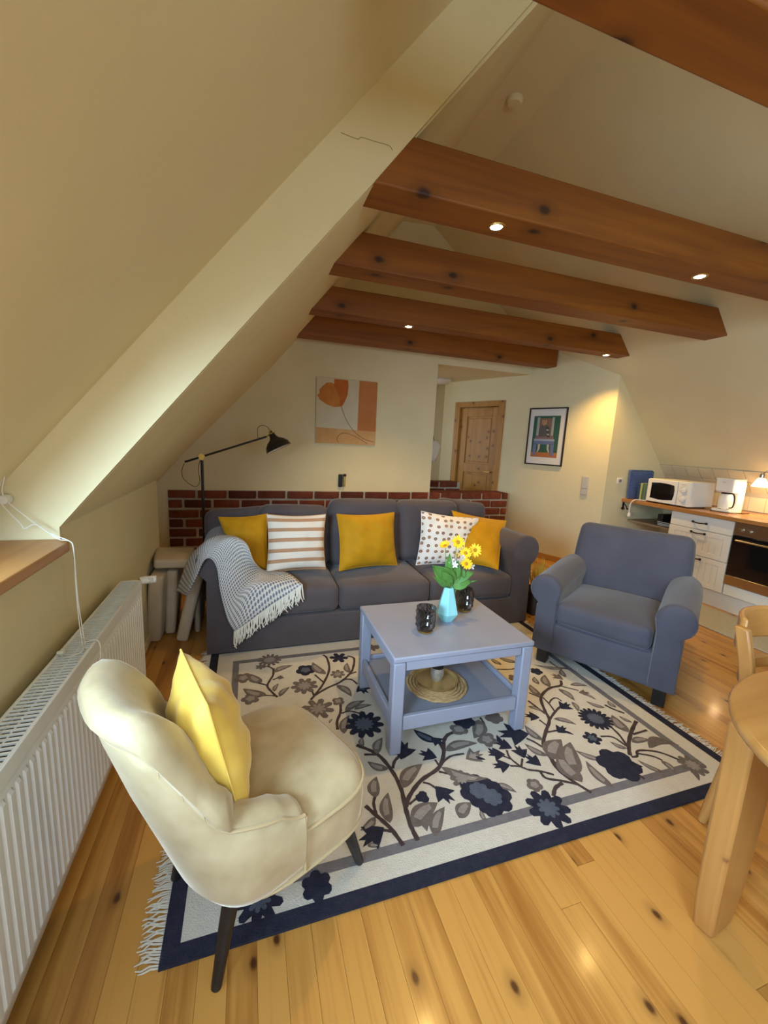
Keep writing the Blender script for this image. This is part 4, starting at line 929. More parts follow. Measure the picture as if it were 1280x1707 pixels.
def vpt(k, z, inn):
    ph, e = station(k); p = vplan(ph, z); n_ = vout(ph) if abs(k) < 88 else Vector((0, math.copysign(1, k), 0))
    return Vector((p.x+e, p.y, z))-n_*inn
ks = [-121, -118, -112, -104, -96, -90]+list(range(-84, 85, 6))+[90, 96, 104, 112, 118, 121]
rings = []
for k in ks:
    hs = h_shell(R(k)); zb = .275
    e = 1 if abs(k) < 120 else .0
    rings.append([vpt(k, zb, .055), vpt(k, zb, .03), vpt(k, zb+.012, .012), vpt(k, zb+.045, 0), vpt(k, (zb+hs)*.45+.02, -.004), vpt(k, (zb+hs)*.55, -.006), vpt(k, hs-.03, -.002), vpt(k, hs, .004), vpt(k, hs+.004, .02), vpt(k, hs-.01, .045), vpt(k, .40, .05)])
osh = obj('outer_shell', MB().loft(rings), 'velvet', VC, ang=70)
obj('shell_piping', MB().tube([vpt(k, h_shell(R(k))+.003, .006) for k in ks], .0048, 8), 'piping', osh)
# inner back pad with rolled top
kp = list(range(-66, 67, 6)); rings = []
def h_pad(ph): d = abs(math.degrees(ph)); return .832-.225*sm(d, 30, 66)
for k in kp:
    hp = h_pad(R(k)); hs = h_shell(R(k)); d = abs(k); tk = .120-.015*sm(d, 40, 66)
    r_ = [vpt(k, .40, .02), vpt(k, hs-.02, .012), vpt(k, hs+.010, .000), vpt(k, hs+(hp-hs)*.55, -.008), vpt(k, hp-.012, .008), vpt(k, hp, .032), vpt(k, hp-.004, .056), vpt(k, hp-.028, .082), vpt(k, hp-.075, tk-.010), vpt(k, hp-.14 if hp > .6 else hp-.09, tk-.004), vpt(k, .40+(hp-.40)*.45, tk+.004), vpt(k, .40, tk)]
    rings.append(r_)
ends = []
for rg, sg in ((rings[0], 1), (rings[-1], -1)):
    c = sum(rg, Vector())/len(rg); ends.append([c+(p-c)*.72+Vector((.012, 0, -.004)) for p in rg])
bpd = obj('back_pad', MB().loft([ends[0]]+rings+[ends[1]]), 'velvet', VC, ang=75)
for k in (-56, -49, -42, 42, 49, 56):
    hp = h_pad(R(k)); tf = MB().tube([vpt(k, h_shell(R(k))+.012, -.0065), vpt(k+1.5, hp-.010, .008), vpt(k+3, hp+.001, .03)], [.001, .002, .0008], 5); obj('pleat', tf, 'piping', bpd)
# arm pads
for sg in (-1, 1):
    rings = []
    for k in (58, 64, 70, 78, 84, 90, 98, 106, 113, 118, 121, 122):
        kk = sg*k; hp = h_shell(R(kk)); sc = 1 if k < 117 else (.93 if k < 120 else (.75 if k < 122 else .35))
        ctr = vpt(kk, hp-.02, .045)
        ring = [vpt(kk, .39, .012), vpt(kk, hp-.012, .006), vpt(kk, hp+.012, .010), vpt(kk, hp+.024, .026), vpt(kk, hp+.028, .052), vpt(kk, hp+.020, .078), vpt(kk, hp-.004, .096), vpt(kk, hp-.05, .100), vpt(kk, .39, .098)]
        rings.append([ctr+(p-ctr)*sc for p in ring])
    apd = obj('arm_pad', MB().loft(rings), 'velvet', VC, ang=75)
    obj('arm_seam', MB().tube([vpt(sg*123, z_, .006) for z_ in (.285, .33, .38, .43, .452)], .0042, 8), 'piping', apd)
# seat
def seat_ring(z, k, sh=0):
    out = []
    for j in range(48):
        a = 2*math.pi*j/48; c, s_ = math.cos(a), math.sin(a); e = .52
        x = .235+.235*math.copysign(abs(c)**e, c)*k; wy = .262-.015*max(0, -c)
        out.append(Vector((x+sh, wy*k*math.copysign(abs(s_)**e, s_), z)))
    return out
vst = obj('seat', MB().loft([seat_ring(.268, .93), seat_ring(.272, .985), seat_ring(.285, 1.0), seat_ring(.34, 1.012), seat_ring(.395, 1.0), seat_ring(.412, .975), seat_ring(.430, .90), seat_ring(.442, .74), seat_ring(.448, .5), seat_ring(.450, .2)]), 'velvet', VC, ang=70)
obj('seat_piping', MB().tube(seat_ring(.401, 1.002), .0052, 8, loop=True), 'piping', vst); obj('seat_piping', MB().tube(seat_ring(.276, .998), .0050, 8, loop=True), 'piping', vst)
for (x0, y0, x1, y1, zf) in ((.38, .17, .465, .185, RT+.002), (.38, -.17, .475, -.175, RT+.002), (.06, .15, .0, .17, RT+.003), (.06, -.15, -.005, -.17, 0.0)):
    obj('leg', MB().tube([(x0, y0, .285), (x0+(x1-x0)*.5, y0+(y1-y0)*.5, .15), (x1, y1, zf+.001)], [.024, .0195, .0135], 14), 'blackwood', VC)
# golden cushion leaning in the chair
def vloc(x, y, z): return Matrix.Translation(VC.location) @ Matrix.Rotation(VC.rotation_euler[2], 4, 'Z') @ Vector((x, y, z))
cushion([vloc(.060, -.205, .458), vloc(.125, .185, .458), vloc(.040, .165, .785), vloc(-.010, -.175, .810)], .16, 'yellowsilk', 'shiny golden yellow cushion leaning in the velvet chair', seed=17, ears=.16)
# ================================================================== radiator
RD = empty('radiator', (-.55, 1.0, 0)); tag(RD, 'white panel radiator with ribbed front under the window sill', 'radiator')
RY_0, RY_1, RZ_0, RZ_1, RXF, RXB = -.30, 2.235, .105, .672, -.510, -.602
# ribbed front sheet: profile along y, extruded in z
prof = []; y = RY_0; pitch = .0333
while y < RY_1-.03:
    for dy, dx in ((0, 0), (.006, 0), (.0105, .0050), (.0228, .0050), (.0273, 0)): prof.append((y+dy, dx))
    y += pitch
prof.append((RY_1, 0))
zs = [RZ_0, RZ_0+.03, RZ_0+.04, RZ_1-.085, RZ_1-.075, RZ_1-.045]
rings = []
for i, z in enumerate(zs):
    k = 0 if i in (0, 1, 4, 5) else 1
    rings.append([Vector((RXF-.009+dx*k, yy, z)) for yy, dx in prof])
pn = MB(); pn.loft(rings, closed=False, caps=False)
obj('front_panel', pn, 'white', RD, world_=True, ang=25, solid=.002)
obj('rear_panel', MB().box((RXB, RY_0, RZ_0), (RXB+.012, RY_1, RZ_1-.03)), 'white', RD, world_=True, bevel=.002)
obj('cover_frame', MB().box((RXF-.014, RY_0, RZ_1-.046), (RXF-.004, RY_1, RZ_1)).box((RXB-.004, RY_0, RZ_1-.02), (RXB+.006, RY_1, RZ_1)).box((RXB, RY_1-.012, RZ_0), (RXF-.006, RY_1, RZ_1)).box((RXB, RY_0, RZ_0), (RXF-.006, RY_0+.012, RZ_1)), 'white', RD, world_=True, bevel=.002)
gr = MB(); y = RY_0+.016
while y < RY_1-.014:
    gr.box((RXB+.006, y, RZ_1-.006), (RXF-.012, y+.0055, RZ_1-.001)); y += .0170
gr.box(((RXB+RXF)/2-.002, RY_0, RZ_1-.008), ((RXB+RXF)/2+.002, RY_1, RZ_1-.004))
obj('top_grille', gr, 'white', RD, world_=True, smooth=False, kind='stuff')
obj('convector', MB().box((RXB+.014, RY_0+.02, RZ_0+.02), (RXF-.018, RY_1-.02, RZ_1-.022)), pm('radiator_inside_shade', (.05, .05, .048), rough=.8), RD, world_=True, smooth=False)  # black block; shade between the grille bars is painted into its colour
vv_ = MB().tube([(RXF-.02, RY_1-.005, RZ_1-.015), (RXF-.018, RY_1+.035, RZ_1-.015)], .012, 12)
va = obj('valve', vv_, 'brass', RD, world_=True)
tv_ = MB().tube([(RXF-.018, RY_1+.02, RZ_1-.012), (RXF+.01, RY_1+.03, RZ_1-.012), (RXF+.055, RY_1+.035, RZ_1-.012)], [.018, .020, .018], 16)
thd = obj('thermostat_head', tv_, 'plastic', RD, world_=True)
dm = MB()
for k in range(3): dm.box((RXF+.022, RY_1+.013, RZ_1-.018+k*.007), (RXF+.045, RY_1+.016, RZ_1-.0145+k*.007))
obj('thermostat_marks', dm, 'switch', thd, world_=True, smooth=False, kind='stuff')
obj('pipe', MB().tube([(RXF-.05, RY_1-.03, RZ_0+.01), (RXF-.05, RY_1-.03, .0)], .008, 10), 'white', RD, world_=True)
# blind cord over the sill
bc = empty('blind_cord', (-.79, 1.715, 1.155)); tag(bc, 'thin white blind cord running from a pulley over the sill to the radiator', 'cord')
pul = Vector((-.791, 1.715, 1.155))
obj('pulley', MB().tube([pul+Vector((0, .016, 0)), pul, pul+Vector((0, -.016, 0))], [.016, .019, .014], 16), 'plastic', bc, world_=True)
cd = MB()
cd.tube(spline([Vector((-.779, 1.70, 1.235)), pul+Vector((.003, -.012, .01)), Vector((-.72, 1.70, 1.085)), Vector((-.655, 1.69, 1.035)), Vector((-.602, 1.675, 1.013)), Vector((-.588, 1.665, .985)), Vector((-.575, 1.62, .88)), Vector((-.56, 1.58, .76)), Vector((-.545, 1.55, .676))], 6), .0017, 6)
cd.tube(spline([Vector((-.785, 1.70, 1.235)), pul+Vector((-.01, -.012, .0)), Vector((-.745, 1.69, 1.075)), Vector((-.73, 1.68, 1.06)), Vector((-.70, 1.69, 1.07)), Vector((-.64, 1.685, 1.02)), Vector((-.60, 1.67, 1.014)), Vector((-.585, 1.655, .98)), Vector((-.565, 1.60, .82)), Vector((-.545, 1.57, .676)), Vector((-.535, 1.53, .676))], 6), .0017, 6)
cd.tube(spline([Vector((-.545, 1.55, .676)), Vector((-.53, 1.50, .677)), Vector((-.565, 1.47, .677)), Vector((-.59, 1.50, .677))], 6), .0017, 6)
cd.tube(spline([Vector((-.545, 1.57, .676)), Vector((-.515, 1.58, .678)), Vector((-.500, 1.57, .66)), Vector((-.499, 1.56, .60))], 6), .0017, 6)
obj('cord', cd, 'cord', bc, world_=True)
obj('cord_toggle', MB().tube([(-.598, 1.50, .681), (-.578, 1.497, .681)], [.006, .0075], 10), 'plastic', bc, world_=True)

# ================================================================== floor lamp
LY = 3.75
lx = -.372
FLm = empty('floor_lamp', (lx, LY, 0)); tag(FLm, 'black and brass reading floor lamp with a swing arm behind the sofa', 'floor lamp')
obj('base', MB().lathe([(.135, 0), (.137, .008), (.130, .016), (.02, .026), (.012, .03)], n=36), 'black', FLm)
jt = on_y((337, 761), LY)-Vector((lx, LY, 0)); e0 = on_y((308, 770), LY)-Vector((lx, LY, 0)); e1 = on_y((444, 728), LY)-Vector((lx, LY, 0))
jt.x = 0
obj('pole', MB().tube([(0, 0, .02), (0, 0, jt.z-.03)], .0115, 16), 'black', FLm)
obj('arm', MB().tube([e0, e1], .0085, 14), 'black', FLm)
obj('joint', MB().tube([jt+Vector((0, -.026, 0)), jt+Vector((0, .02, 0))], .025, 20).tube([jt+Vector((0, 0, -.05)), jt], .011, 12), 'brass', FLm)
# shade: bell turned about a tilted axis
hd0 = on_y((453, 724), LY)-Vector((lx, LY, 0)); axd = (on_y((466.5, 745), LY)-on_y((453, 724), LY)).normalized()
axd = Vector((axd.x*.75, -.12, axd.z)).normalized()
q = axd.to_track_quat('Z', 'Y').to_matrix().to_4x4()
mt = Matrix.Translation(hd0) @ q
lsh = obj('shade', MB().lathe([(.020, -.012), (.024, 0), (.028, .02), (.040, .042), (.075, .066), (.100, .095), (.112, .132), (.1135, .134)], n=36, caps=False).xf(mt), 'black', FLm, solid=.002)
obj('shade_lining', MB().lathe([(.001, .03), (.036, .045), (.072, .070), (.097, .098), (.1095, .133)], n=36, caps=False).xf(mt), 'shade_in', lsh)
obj('socket', MB().lathe([(.001, -.032), (.013, -.030), (.014, -.010), (.019, -.008)], n=16).xf(mt), 'black', FLm)
rg = MB().tube([mt @ Vector((.030*math.cos(a*math.pi/12), .030*math.sin(a*math.pi/12), -.006)) for a in range(24)], .003, 8, loop=True)
rg.tube([mt @ Vector(p) for p in ((.026, 0, -.006), (.022, 0, -.038), (0, 0, -.048), (-.022, 0, -.038), (-.026, 0, -.006))], .0028, 8); rg.tube([e1, mt @ Vector((-.028, 0, -.006))], .005, 8)
obj('bracket', rg, 'brass', FLm)
wr1 = [on_y(p, LY)-Vector((lx, LY, 0)) for p in ((430, 730), (429, 720), (430, 713), (437, 709), (446, 712), (449, 718))]
wr2 = [on_y(p, LY)-Vector((lx, LY, 0)) for p in ((307, 772), (303, 785), (306, 798), (318, 808), (327, 811), (333, 803), (331, 785), (332, 772), (336, 766))]
M['cable'] = pm('brown_cable', (.10, .06, .02), rough=.6)
for w__ in (wr1, wr2): obj('cable', MB().tube(spline(w__, 5), .0027, 6), 'cable', FLm)

# ================================================================== pictures and wall fittings
pa = empty('poppy_painting', (1.06, YB-.02, 1.36)); tag(pa, 'square canvas painting of an orange poppy with a curling stem', 'painting')
x0, x1, z0, z1, yf = .709, 1.408, 1.358, 2.075, YB-.028
def P2(u, v, o=.0): return Vector((x0+(x1-x0)*u, yf-o, z1-(z1-z0)*v))
c_cream = pm('canvas_cream', (.60, .53, .36), (.66, .58, .42), 6, .85); c_peach = pm('canvas_peach', (.58, .30, .10), (.66, .40, .19), 5, .85); c_or = pm('canvas_orange', (.50, .175, .05), (.56, .215, .07), 6, .85)
c_pop = pm('poppy_orange', (.50, .17, .028), (.60, .24, .055), 9, .85); c_pop2 = pm('poppy_deep', (.46, .11, .02), (.54, .16, .03), 9, .85); c_stem = pm('ochre_line', (.22, .11, .03), rough=.8)
obj('canvas', MB().box((x0, yf, z0), (x1, YB-.002, z1)), c_cream, pa, world_=True, bevel=.002)
def decal(name, uv, mat, o=.0006): obj(name, MB().prism([P2(u, v, 0) for u, v in uv], (0, -o, 0)), mat, pa, world_=True, smooth=False)
decal('peach_band', [(.004, .755), (.996, .775), (.996, .996), (.004, .996)], c_peach); decal('orange_band', [(.69, .004), (.996, .004), (.996, .776), (.685, .772)], c_or, .0008)
decal('poppy_petal', [(.01, .27), (.05, .24), (.045, .19), (.10, .13), (.16, .075), (.24, .07), (.30, .10), (.40, .10), (.48, .20), (.44, .36), (.40, .42), (.28, .435), (.16, .40), (.05, .335)], c_pop, .0010)
decal('poppy_petal', [(.28, .012), (.50, .012), (.515, .10), (.50, .24), (.46, .34), (.415, .42), (.37, .40), (.38, .30), (.33, .20), (.28, .10)], c_pop2, .0013)
st1 = spline([P2(*p, .001) for p in ((.405, .42), (.45, .53), (.52, .66), (.64, .80), (.80, .90), (.97, .945))], 6); st2 = spline([P2(*p, .001) for p in ((.375, .98), (.35, .93), (.38, .86), (.46, .825), (.58, .845), (.72, .90), (.86, .975))], 6)
obj('painted_stem', MB().tube(st1, .0028, 6).tube(st2, .0026, 6), c_stem, pa, world_=True)
# framed print on the angled wall
fp_ = empty('framed_print', tuple(dg(.275, 1.21, .01))); tag(fp_, 'black framed print of a grey cat sitting on a blue chair', 'picture')
F0, F1, FZ0, FZ1 = .022, .531, 1.211, 1.931
def fq(u, v, o): return dg(F1-(F1-F0)*u, FZ1-(FZ1-FZ0)*v, o)
def fdec(name, uv, mat, o): return obj(name, MB().prism([fq(u, v, o) for u, v in uv], -DN*.0006), mat, fp_, world_=True, smooth=False)
M['frameblack'] = pm('dark_frame', (.020, .010, .008), rough=.4)
fm = MB()
for a, b_ in (((0, 0), (1, .022)), ((0, .978), (1, 1)), ((0, .022), (.030, .978)), ((.970, .022), (1, .978))):
    fm.prism([fq(a[0], a[1], .020), fq(b_[0], a[1], .020), fq(b_[0], b_[1], .020), fq(a[0], b_[1], .020)], DN*.018)
obj('frame', fm, 'frameblack', fp_, world_=True, smooth=False)
fdec('mount', [(.02, .015), (.98, .015), (.98, .985), (.02, .985)], 'paper', .008)
R4 = lambda u0, v0, u1, v1: [(u0, v0), (u1, v0), (u1, v1), (u0, v1)]
col = lambda n, c: pm('print_'+n, c, rough=.7)
fdec('print_ground', R4(.14, .14, .84, .86), col('green', (.035, .105, .068)), .0088); fdec('print_floor', R4(.14, .775, .84, .86), col('orange', (.42, .15, .05)), .0095); 
for uv in (R4(.235, .165, .30, .52), R4(.63, .165, .69, .52)): fdec('print_chair_post', uv, col('pale', (.38, .40, .37)), .0102)
fdec('print_chair_back', R4(.30, .18, .63, .50), col('brown', (.24, .14, .09)), .0097)
fdec('print_seat_cloth', [(.24, .48), (.69, .48), (.73, .545), (.20, .545)], col('rose', (.24, .14, .14)), .0104); fdec('print_seat', R4(.19, .54, .74, .575), col('paleblue', (.33, .38, .45)), .0106)
blu = col('blue', (.15, .18, .33))
for uv in (R4(.19, .575, .74, .635), [(.19, .62), (.28, .62), (.265, .83), (.185, .83)], [(.645, .62), (.74, .62), (.745, .83), (.665, .83)]): fdec('print_chair_leg', uv, blu, .0104)
for uv in ([(.315, .635), (.375, .635), (.37, .72), (.325, .775), (.305, .77), (.32, .70)], [(.555, .635), (.615, .635), (.61, .70), (.635, .77), (.61, .775), (.565, .72)]): fdec('print_back_leg', uv, col('ivory', (.50, .46, .36)), .0100)
fur = col('fur', (.115, .105, .10))
fdec('print_cat_body', [(.36, .30), (.43, .285), (.52, .30), (.60, .36), (.61, .50), (.31, .50), (.30, .40)], fur, .0110)
fdec('print_cat_face', [(.375, .20), (.40, .215), (.46, .215), (.485, .20), (.50, .24), (.49, .285), (.43, .31), (.375, .285), (.365, .24)], col('face', (.50, .27, .15)), .0116)
for k in range(5):
    v = .335+k*.038
    fdec('print_tail_stripe', [(.495+.012*k, v), (.545+.012*k, v+.006), (.548+.012*k, v+.022), (.495+.012*k, v+.016)], col('white', (.62, .60, .56)) if k % 2 else col('dark', (.02, .018, .018)), .0118)
for u in (.405, .455): fdec('print_cat_eye', R4(u-.007, .238, u+.007, .250), col('eye', (.03, .05, .02)), .0121)
# light switch, socket, small fitting on the back wall
sw = empty('light_switch', tuple(dg(-.29, .90, .005))); tag(sw, 'double silver-grey light switch on the angled wall', 'light switch')
obj('cover_plate', MB().prism([dg(-.328, .895, .011), dg(-.247, .895, .011), dg(-.247, 1.122, .011), dg(-.328, 1.122, .011)], DN*.010), 'switch', sw, world_=True, bevel=.003)
for z in (.905, .98): obj('rocker', MB().prism([dg(-.318, z, .017), dg(-.257, z, .017), dg(-.257, z+.058 if z < .95 else z+.13, .017), dg(-.318, z+.058 if z < .95 else z+.13, .017)], DN*.006), 'switch', sw, world_=True, bevel=.002)
so = empty('wall_socket', (4.095, cor.y-.005, 1.06)); tag(so, 'square cream wall socket on the stub wall', 'socket')
obj('cover_plate', MB().box((4.055, cor.y-.010, 1.062), (4.137, cor.y-.0005, 1.126)), 'plastic', so, world_=True, bevel=.003)
obj('socket_well', MB().tube([(4.096, cor.y-.0125, 1.094), (4.096, cor.y-.009, 1.094)], .019, 20), pm('socket_grey', (.25, .22, .18), rough=.5), so, world_=True)
wf = empty('wall_fitting', (1.03, YB-.01, .86)); tag(wf, 'small black and brass holder mounted above the brick edge', 'wall fitting')
obj('back_plate', MB().box((.988, YB-.030, .865), (1.032, YB-.0005, 1.012)), 'black', wf, world_=True, bevel=.003)
obj('brass_tube', MB().tube([(1.055, YB-.022, .87), (1.055, YB-.022, 1.005)], .013, 14), 'brass', wf, world_=True); obj('cap', MB().tube([(1.058, YB-.024, .99), (1.058, YB-.024, 1.016)], .018, 14), 'iron', wf, world_=True)

# hall: three small pictures, a white cloth on a hook, flush ceiling light, wardrobe post
for i, (p, s_) in enumerate((((737, 709), .075), ((735, 728), .07), ((734, 749), .065))):
    c = on_y(p, 6.545); t = empty('small_picture', (c.x, 6.545, c.z-s_)); tag(t, 'small dark framed picture hanging in the hall, %s of three' % ('topmost', 'middle', 'lowest')[i], 'picture', 'small hall pictures')
    obj('frame', MB().box((c.x-s_*.85, 6.53, c.z-s_), (c.x+s_*.85, 6.549, c.z+s_)), pm('hall_frame', (.10, .07, .04), rough=.6), t, world_=True, bevel=.004)
    obj('image', MB().box((c.x-s_*.5, 6.528, c.z-s_*.65), (c.x+s_*.5, 6.531, c.z+s_*.65)), pm('hall_image', (.22, .18, .13), (.10, .08, .07), 30, .7), t, world_=True, smooth=False)
cl_c = on_y((722, 752), 5.15); hk = empty('hanging_cloth', (cl_c.x, 5.15, cl_c.z-.17)); tag(hk, 'crumpled white cloth hanging in the hall doorway', 'cloth')
rnd = random.Random(9); rings = []
for k in range(9):
    z = cl_c.z+.145-k*.036; r0 = .03+.062*math.sin(math.pi*min(1, (k+1.2)/9.2))
    rings.append([Vector((cl_c.x+(r0+.014*math.sin(j*2.6+k*.9))*math.cos(2*math.pi*j/18), 5.15+(r0*.6+.01*math.sin(j*3.1+k))*math.sin(2*math.pi*j/18), z)) for j in range(18)])
obj('cloth', MB().loft(rings), 'blossom', hk, world_=True, ang=80); obj('hook', MB().tube([(cl_c.x, 5.15, cl_c.z+.14), (cl_c.x-.01, 5.15, cl_c.z+.2), (cl_c.x-.3, 5.15, cl_c.z+.22)], .006, 8), 'iron', hk, world_=True)
hl = on_z((736, 632), 2.36); t = empty('hall_ceiling_light', (hl.x, hl.y, 2.36)); tag(t, 'round white flush ceiling light in the hall', 'ceiling light')
obj('shade', MB().lathe([(.14, -.0), (.14, -.03), (.11, -.06), (.001, -.075)], n=28), 'plastic', t); obj('rim', MB().lathe([(.150, 0), (.150, -.015), (.138, -.015), (.138, 0)], n=28, caps=False), 'switch', t)

# ================================================================== basket between sofa and armchair
bk_ = on_z((887, 1028), 0); bk_.x += .12; bk_.y += .12
bs_ = empty('storage_box', (bk_.x, bk_.y, 0)); tag(bs_, 'dark grey box standing on the floor behind the sofa arm', 'box')
obj('body', MB().loft([[Vector((x*k, y*k, z)) for x, y in ((-.12, -.12), (.12, -.12), (.12, .12), (-.12, .12))] for z, k in ((.001, .9), (.20, 1.0), (.20, .94), (.03, .86))]), 'darkcloth', bs_, bevel=.006)
rf = empty('raffia_bundle', (bk_.x, bk_.y, .04)); tag(rf, 'bundle of golden dried grass sticking out of the grey box', 'dried grass')
rm = MB(); rr = random.Random(21)
for k in range(46):
    a = rr.uniform(0, 6.28); r0 = rr.uniform(.0, .05); r1 = rr.uniform(.02, .10)
    rm.tube([Vector((r0*math.cos(a), r0*math.sin(a), .035)), Vector((r1*.6*math.cos(a), r1*.6*math.sin(a), .22)), Vector((r1*math.cos(a+.3), r1*math.sin(a+.3), rr.uniform(.30, .43)))], [.004, .004, .002], 4)
obj('strands', rm, 'raffia', rf, kind='stuff')

# ================================================================== kitchen
KX = 4.20
wt = obj('worktop', MB().box((KX-.035, 1.2, .853), (4.856, cor.y-.003, .89)), 'counter', bevel=.004); tag(wt, 'wooden kitchen worktop along the knee wall', 'worktop')
cab = empty('drawer_cabinet', (KX+.3, 2.785, 0)); tag(cab, 'cream base cabinet with three panelled drawers and black handles', 'cabinet')
CY0, CY1 = 2.487, 3.085
box_part('carcass', (KX+.022, CY0, .16), (4.80, CY1, .852), 'whitekit', cab, .002, True)
def drawer(z0, z1, panel, nm='drawer_front'):
    d = box_part(nm, (KX, CY0+.003, z0), (KX+.02, CY1-.003, z1), 'whitekit', cab, .003, True)
    if panel:
        w_ = .065
        fr_ = MB().box((KX-.006, CY0+.003, z0), (KX, CY0+w_, z1)).box((KX-.006, CY1-w_, z0), (KX, CY1-.003, z1)).box((KX-.006, CY0+w_, z0), (KX, CY1-w_, z0+w_*.75)).box((KX-.006, CY0+w_, z1-w_*.75), (KX, CY1-w_, z1))
        obj('panel_frame', fr_, 'whitekit', d, world_=True, bevel=.002)
        y = CY0+w_+.004
        while y < CY1-w_-.03:
            obj('panel_board', MB().box((KX-.003, y, z0+w_*.75), (KX+.001, y+.052, z1-w_*.75)), 'whitekit', d, world_=True, bevel=.002); y += .0575
    zc = z1-.055 if panel else (z0+z1)/2; yc = (CY0+CY1)/2
    if panel: zc = z1-.028
    h_ = MB().tube(spline([Vector((KX-.004, yc-.066, zc)), Vector((KX-.026, yc-.050, zc)), Vector((KX-.030, yc, zc-.004)), Vector((KX-.026, yc+.050, zc)), Vector((KX-.004, yc+.066, zc))], 5), .006, 8)
    h_.lathe([(.010, -.01), (.010, .01)], (KX-.010, yc-.064, zc), 10).lathe([(.010, -.01), (.010, .01)], (KX-.010, yc+.064, zc), 10)
    obj('handle', h_, 'iron', d, world_=True)
drawer(.712, .848, False); drawer(.458, .707, True); drawer(.166, .453, True)
pl_ = obj('plinth', MB().box((KX+.04, 1.2, .0), (KX+.056, CY1, .158)), 'whitekit', bevel=.002); tag(pl_, 'white plinth board under the kitchen units', 'plinth')
ov = empty('oven', (KX+.3, 2.18, .16)); tag(ov, 'built-in oven with black glass door and steel controls', 'oven')
OY0, OY1 = 1.885, 2.482
box_part('housing', (KX+.022, OY0, .16), (4.80, OY1, .852), 'whitekit', ov, .002, True)
box_part('control_panel', (KX-.012, OY0+.003, .735), (KX+.02, OY1-.003, .848), 'steel', ov, .003, True)
box_part('door_glass', (KX-.014, OY0+.003, .355), (KX+.02, OY1-.003, .730), 'ovenglass', ov, .004, True)
box_part('lower_strip', (KX-.014, OY0+.003, .268), (KX+.02, OY1-.003, .354), 'steel', ov, .003, True)
box_part('bottom_drawer', (KX, OY0+.003, .164), (KX+.02, OY1-.003, .262), 'whitekit', ov, .003, True)
obj('door_handle', MB().tube([(KX-.045, OY0+.05, .690), (KX-.045, OY1-.05, .690)], .0085, 10).tube([(KX-.045, OY0+.07, .690), (KX-.01, OY0+.07, .690)], .006, 8).tube([(KX-.045, OY1-.07, .690), (KX-.01, OY1-.07, .690)], .006, 8), 'steel', ov, world_=True)
for y in (2.42, 2.355, 2.18, 2.02, 1.96): obj('knob', MB().tube([(KX-.012, y, .785), (KX-.030, y, .785), (KX-.034, y, .785)], [.022, .020, .016], 16), 'steel', ov, world_=True)
# open shelf niche between cabinet and wall
nsh = obj('niche_shelf', MB().box((KX+.10, CY1+.002, .62), (4.80, cor.y-.004, .64)), pm('niche_board', (.40, .29, .18), rough=.6), bevel=.002); tag(nsh, 'low wooden shelf board in the open niche under the worktop', 'shelf')
mg = []
for i, (z, c, lab) in enumerate(((.642, (.55, .52, .48), 'white magazine lying at the bottom of the pile under the worktop'), (.656, (.03, .03, .03), 'black magazine in the middle of the pile under the worktop'), (.672, (.05, .045, .025), 'dark booklet on top of the pile under the worktop'))):
    t = empty('magazine', (KX+.30, 3.24, z)); tag(t, lab, 'magazine')
    mb_ = MB().box((-.14, -.11, 0), (.14, .11, .012)); mb_.xf(Matrix.Rotation(R(6-5*i), 4, 'Z')); obj('cover', mb_, pm('magazine_%d' % i, c, rough=.4), t, bevel=.001)
    mb_ = MB().box((-.1405, -.108, .002), (.138, .108, .010)); mb_.xf(Matrix.Rotation(R(6-5*i), 4, 'Z')); obj('pages', mb_, 'paper', t, smooth=False)
bx = box_part('file_box', (KX+.17, 3.30, .641), (KX+.45, 3.36, .76), 'black', None, .003); tag(bx, 'black upright file box in the niche under the worktop', 'box')
# microwave
mw = empty('microwave', (4.42, 3.19, .89)); tag(mw, 'white microwave with two dials and a dark door window', 'microwave')
mx0, mx1, my0, my1, mz0, mz1 = 4.245, 4.585, 2.955, 3.43, .902, 1.155
mw.location = (4.415, 3.19, .891)
obj('casing', MB().box((mx0, my0, mz0), (mx1, my1, mz1)), 'plastic', mw, world_=True, bevel=.008)
for x in (mx0+.05, mx1-.05):
    for y in (my0+.05, my1-.05): obj('foot', MB().lathe([(.012, .8908), (.012, mz0)], (x, y, 0), 10), 'black', mw, world_=True)
dr_ = obj('door', MB().box((mx0-.016, my0+.135, mz0+.004), (mx0-.001, my1-.002, mz1-.004)), 'plastic', mw, world_=True, bevel=.005)
wp = []
for (yy, zz) in ((my1-.045, mz0+.045), (my1-.05, mz0+.06), (my1-.050, mz1-.055), (my1-.045, mz1-.043), (my1-.15, mz1-.036), (my0+.24, mz1-.040), (my0+.170, mz1-.052), (my0+.160, mz1-.10), (my0+.160, mz0+.10), (my0+.172, mz0+.047), (my0+.26, mz0+.036), (my1-.15, mz0+.034)): wp.append((mx0-.0165, yy, zz))
obj('door_window', MB().prism(wp, (-.0012, 0, 0)), 'ovenglass', dr_, world_=True, smooth=False)
obj('control_face', MB().box((mx0-.010, my0+.004, mz0+.004), (mx0-.001, my0+.130, mz1-.004)), 'plastic', mw, world_=True, bevel=.003)
for z in (mz1-.085, mz0+.075):
    dl = obj('dial', MB().tube([(mx0-.010, my0+.068, z), (mx0-.026, my0+.068, z), (mx0-.028, my0+.068, z)], [.028, .026, .020], 20), 'plastic', mw, world_=True)
    obj('dial_scale', MB().tube([(mx0-.0112, my0+.068+.036*math.cos(a*math.pi/14), z+.036*math.sin(a*math.pi/14)) for a in range(-3, 18)], .0016, 5), 'switch', dl, world_=True)
obj('brand_mark', MB().box((mx0-.0112, my0+.05, mz1-.035), (mx0-.0100, my0+.10, mz1-.028)), 'switch', mw, world_=True, smooth=False)
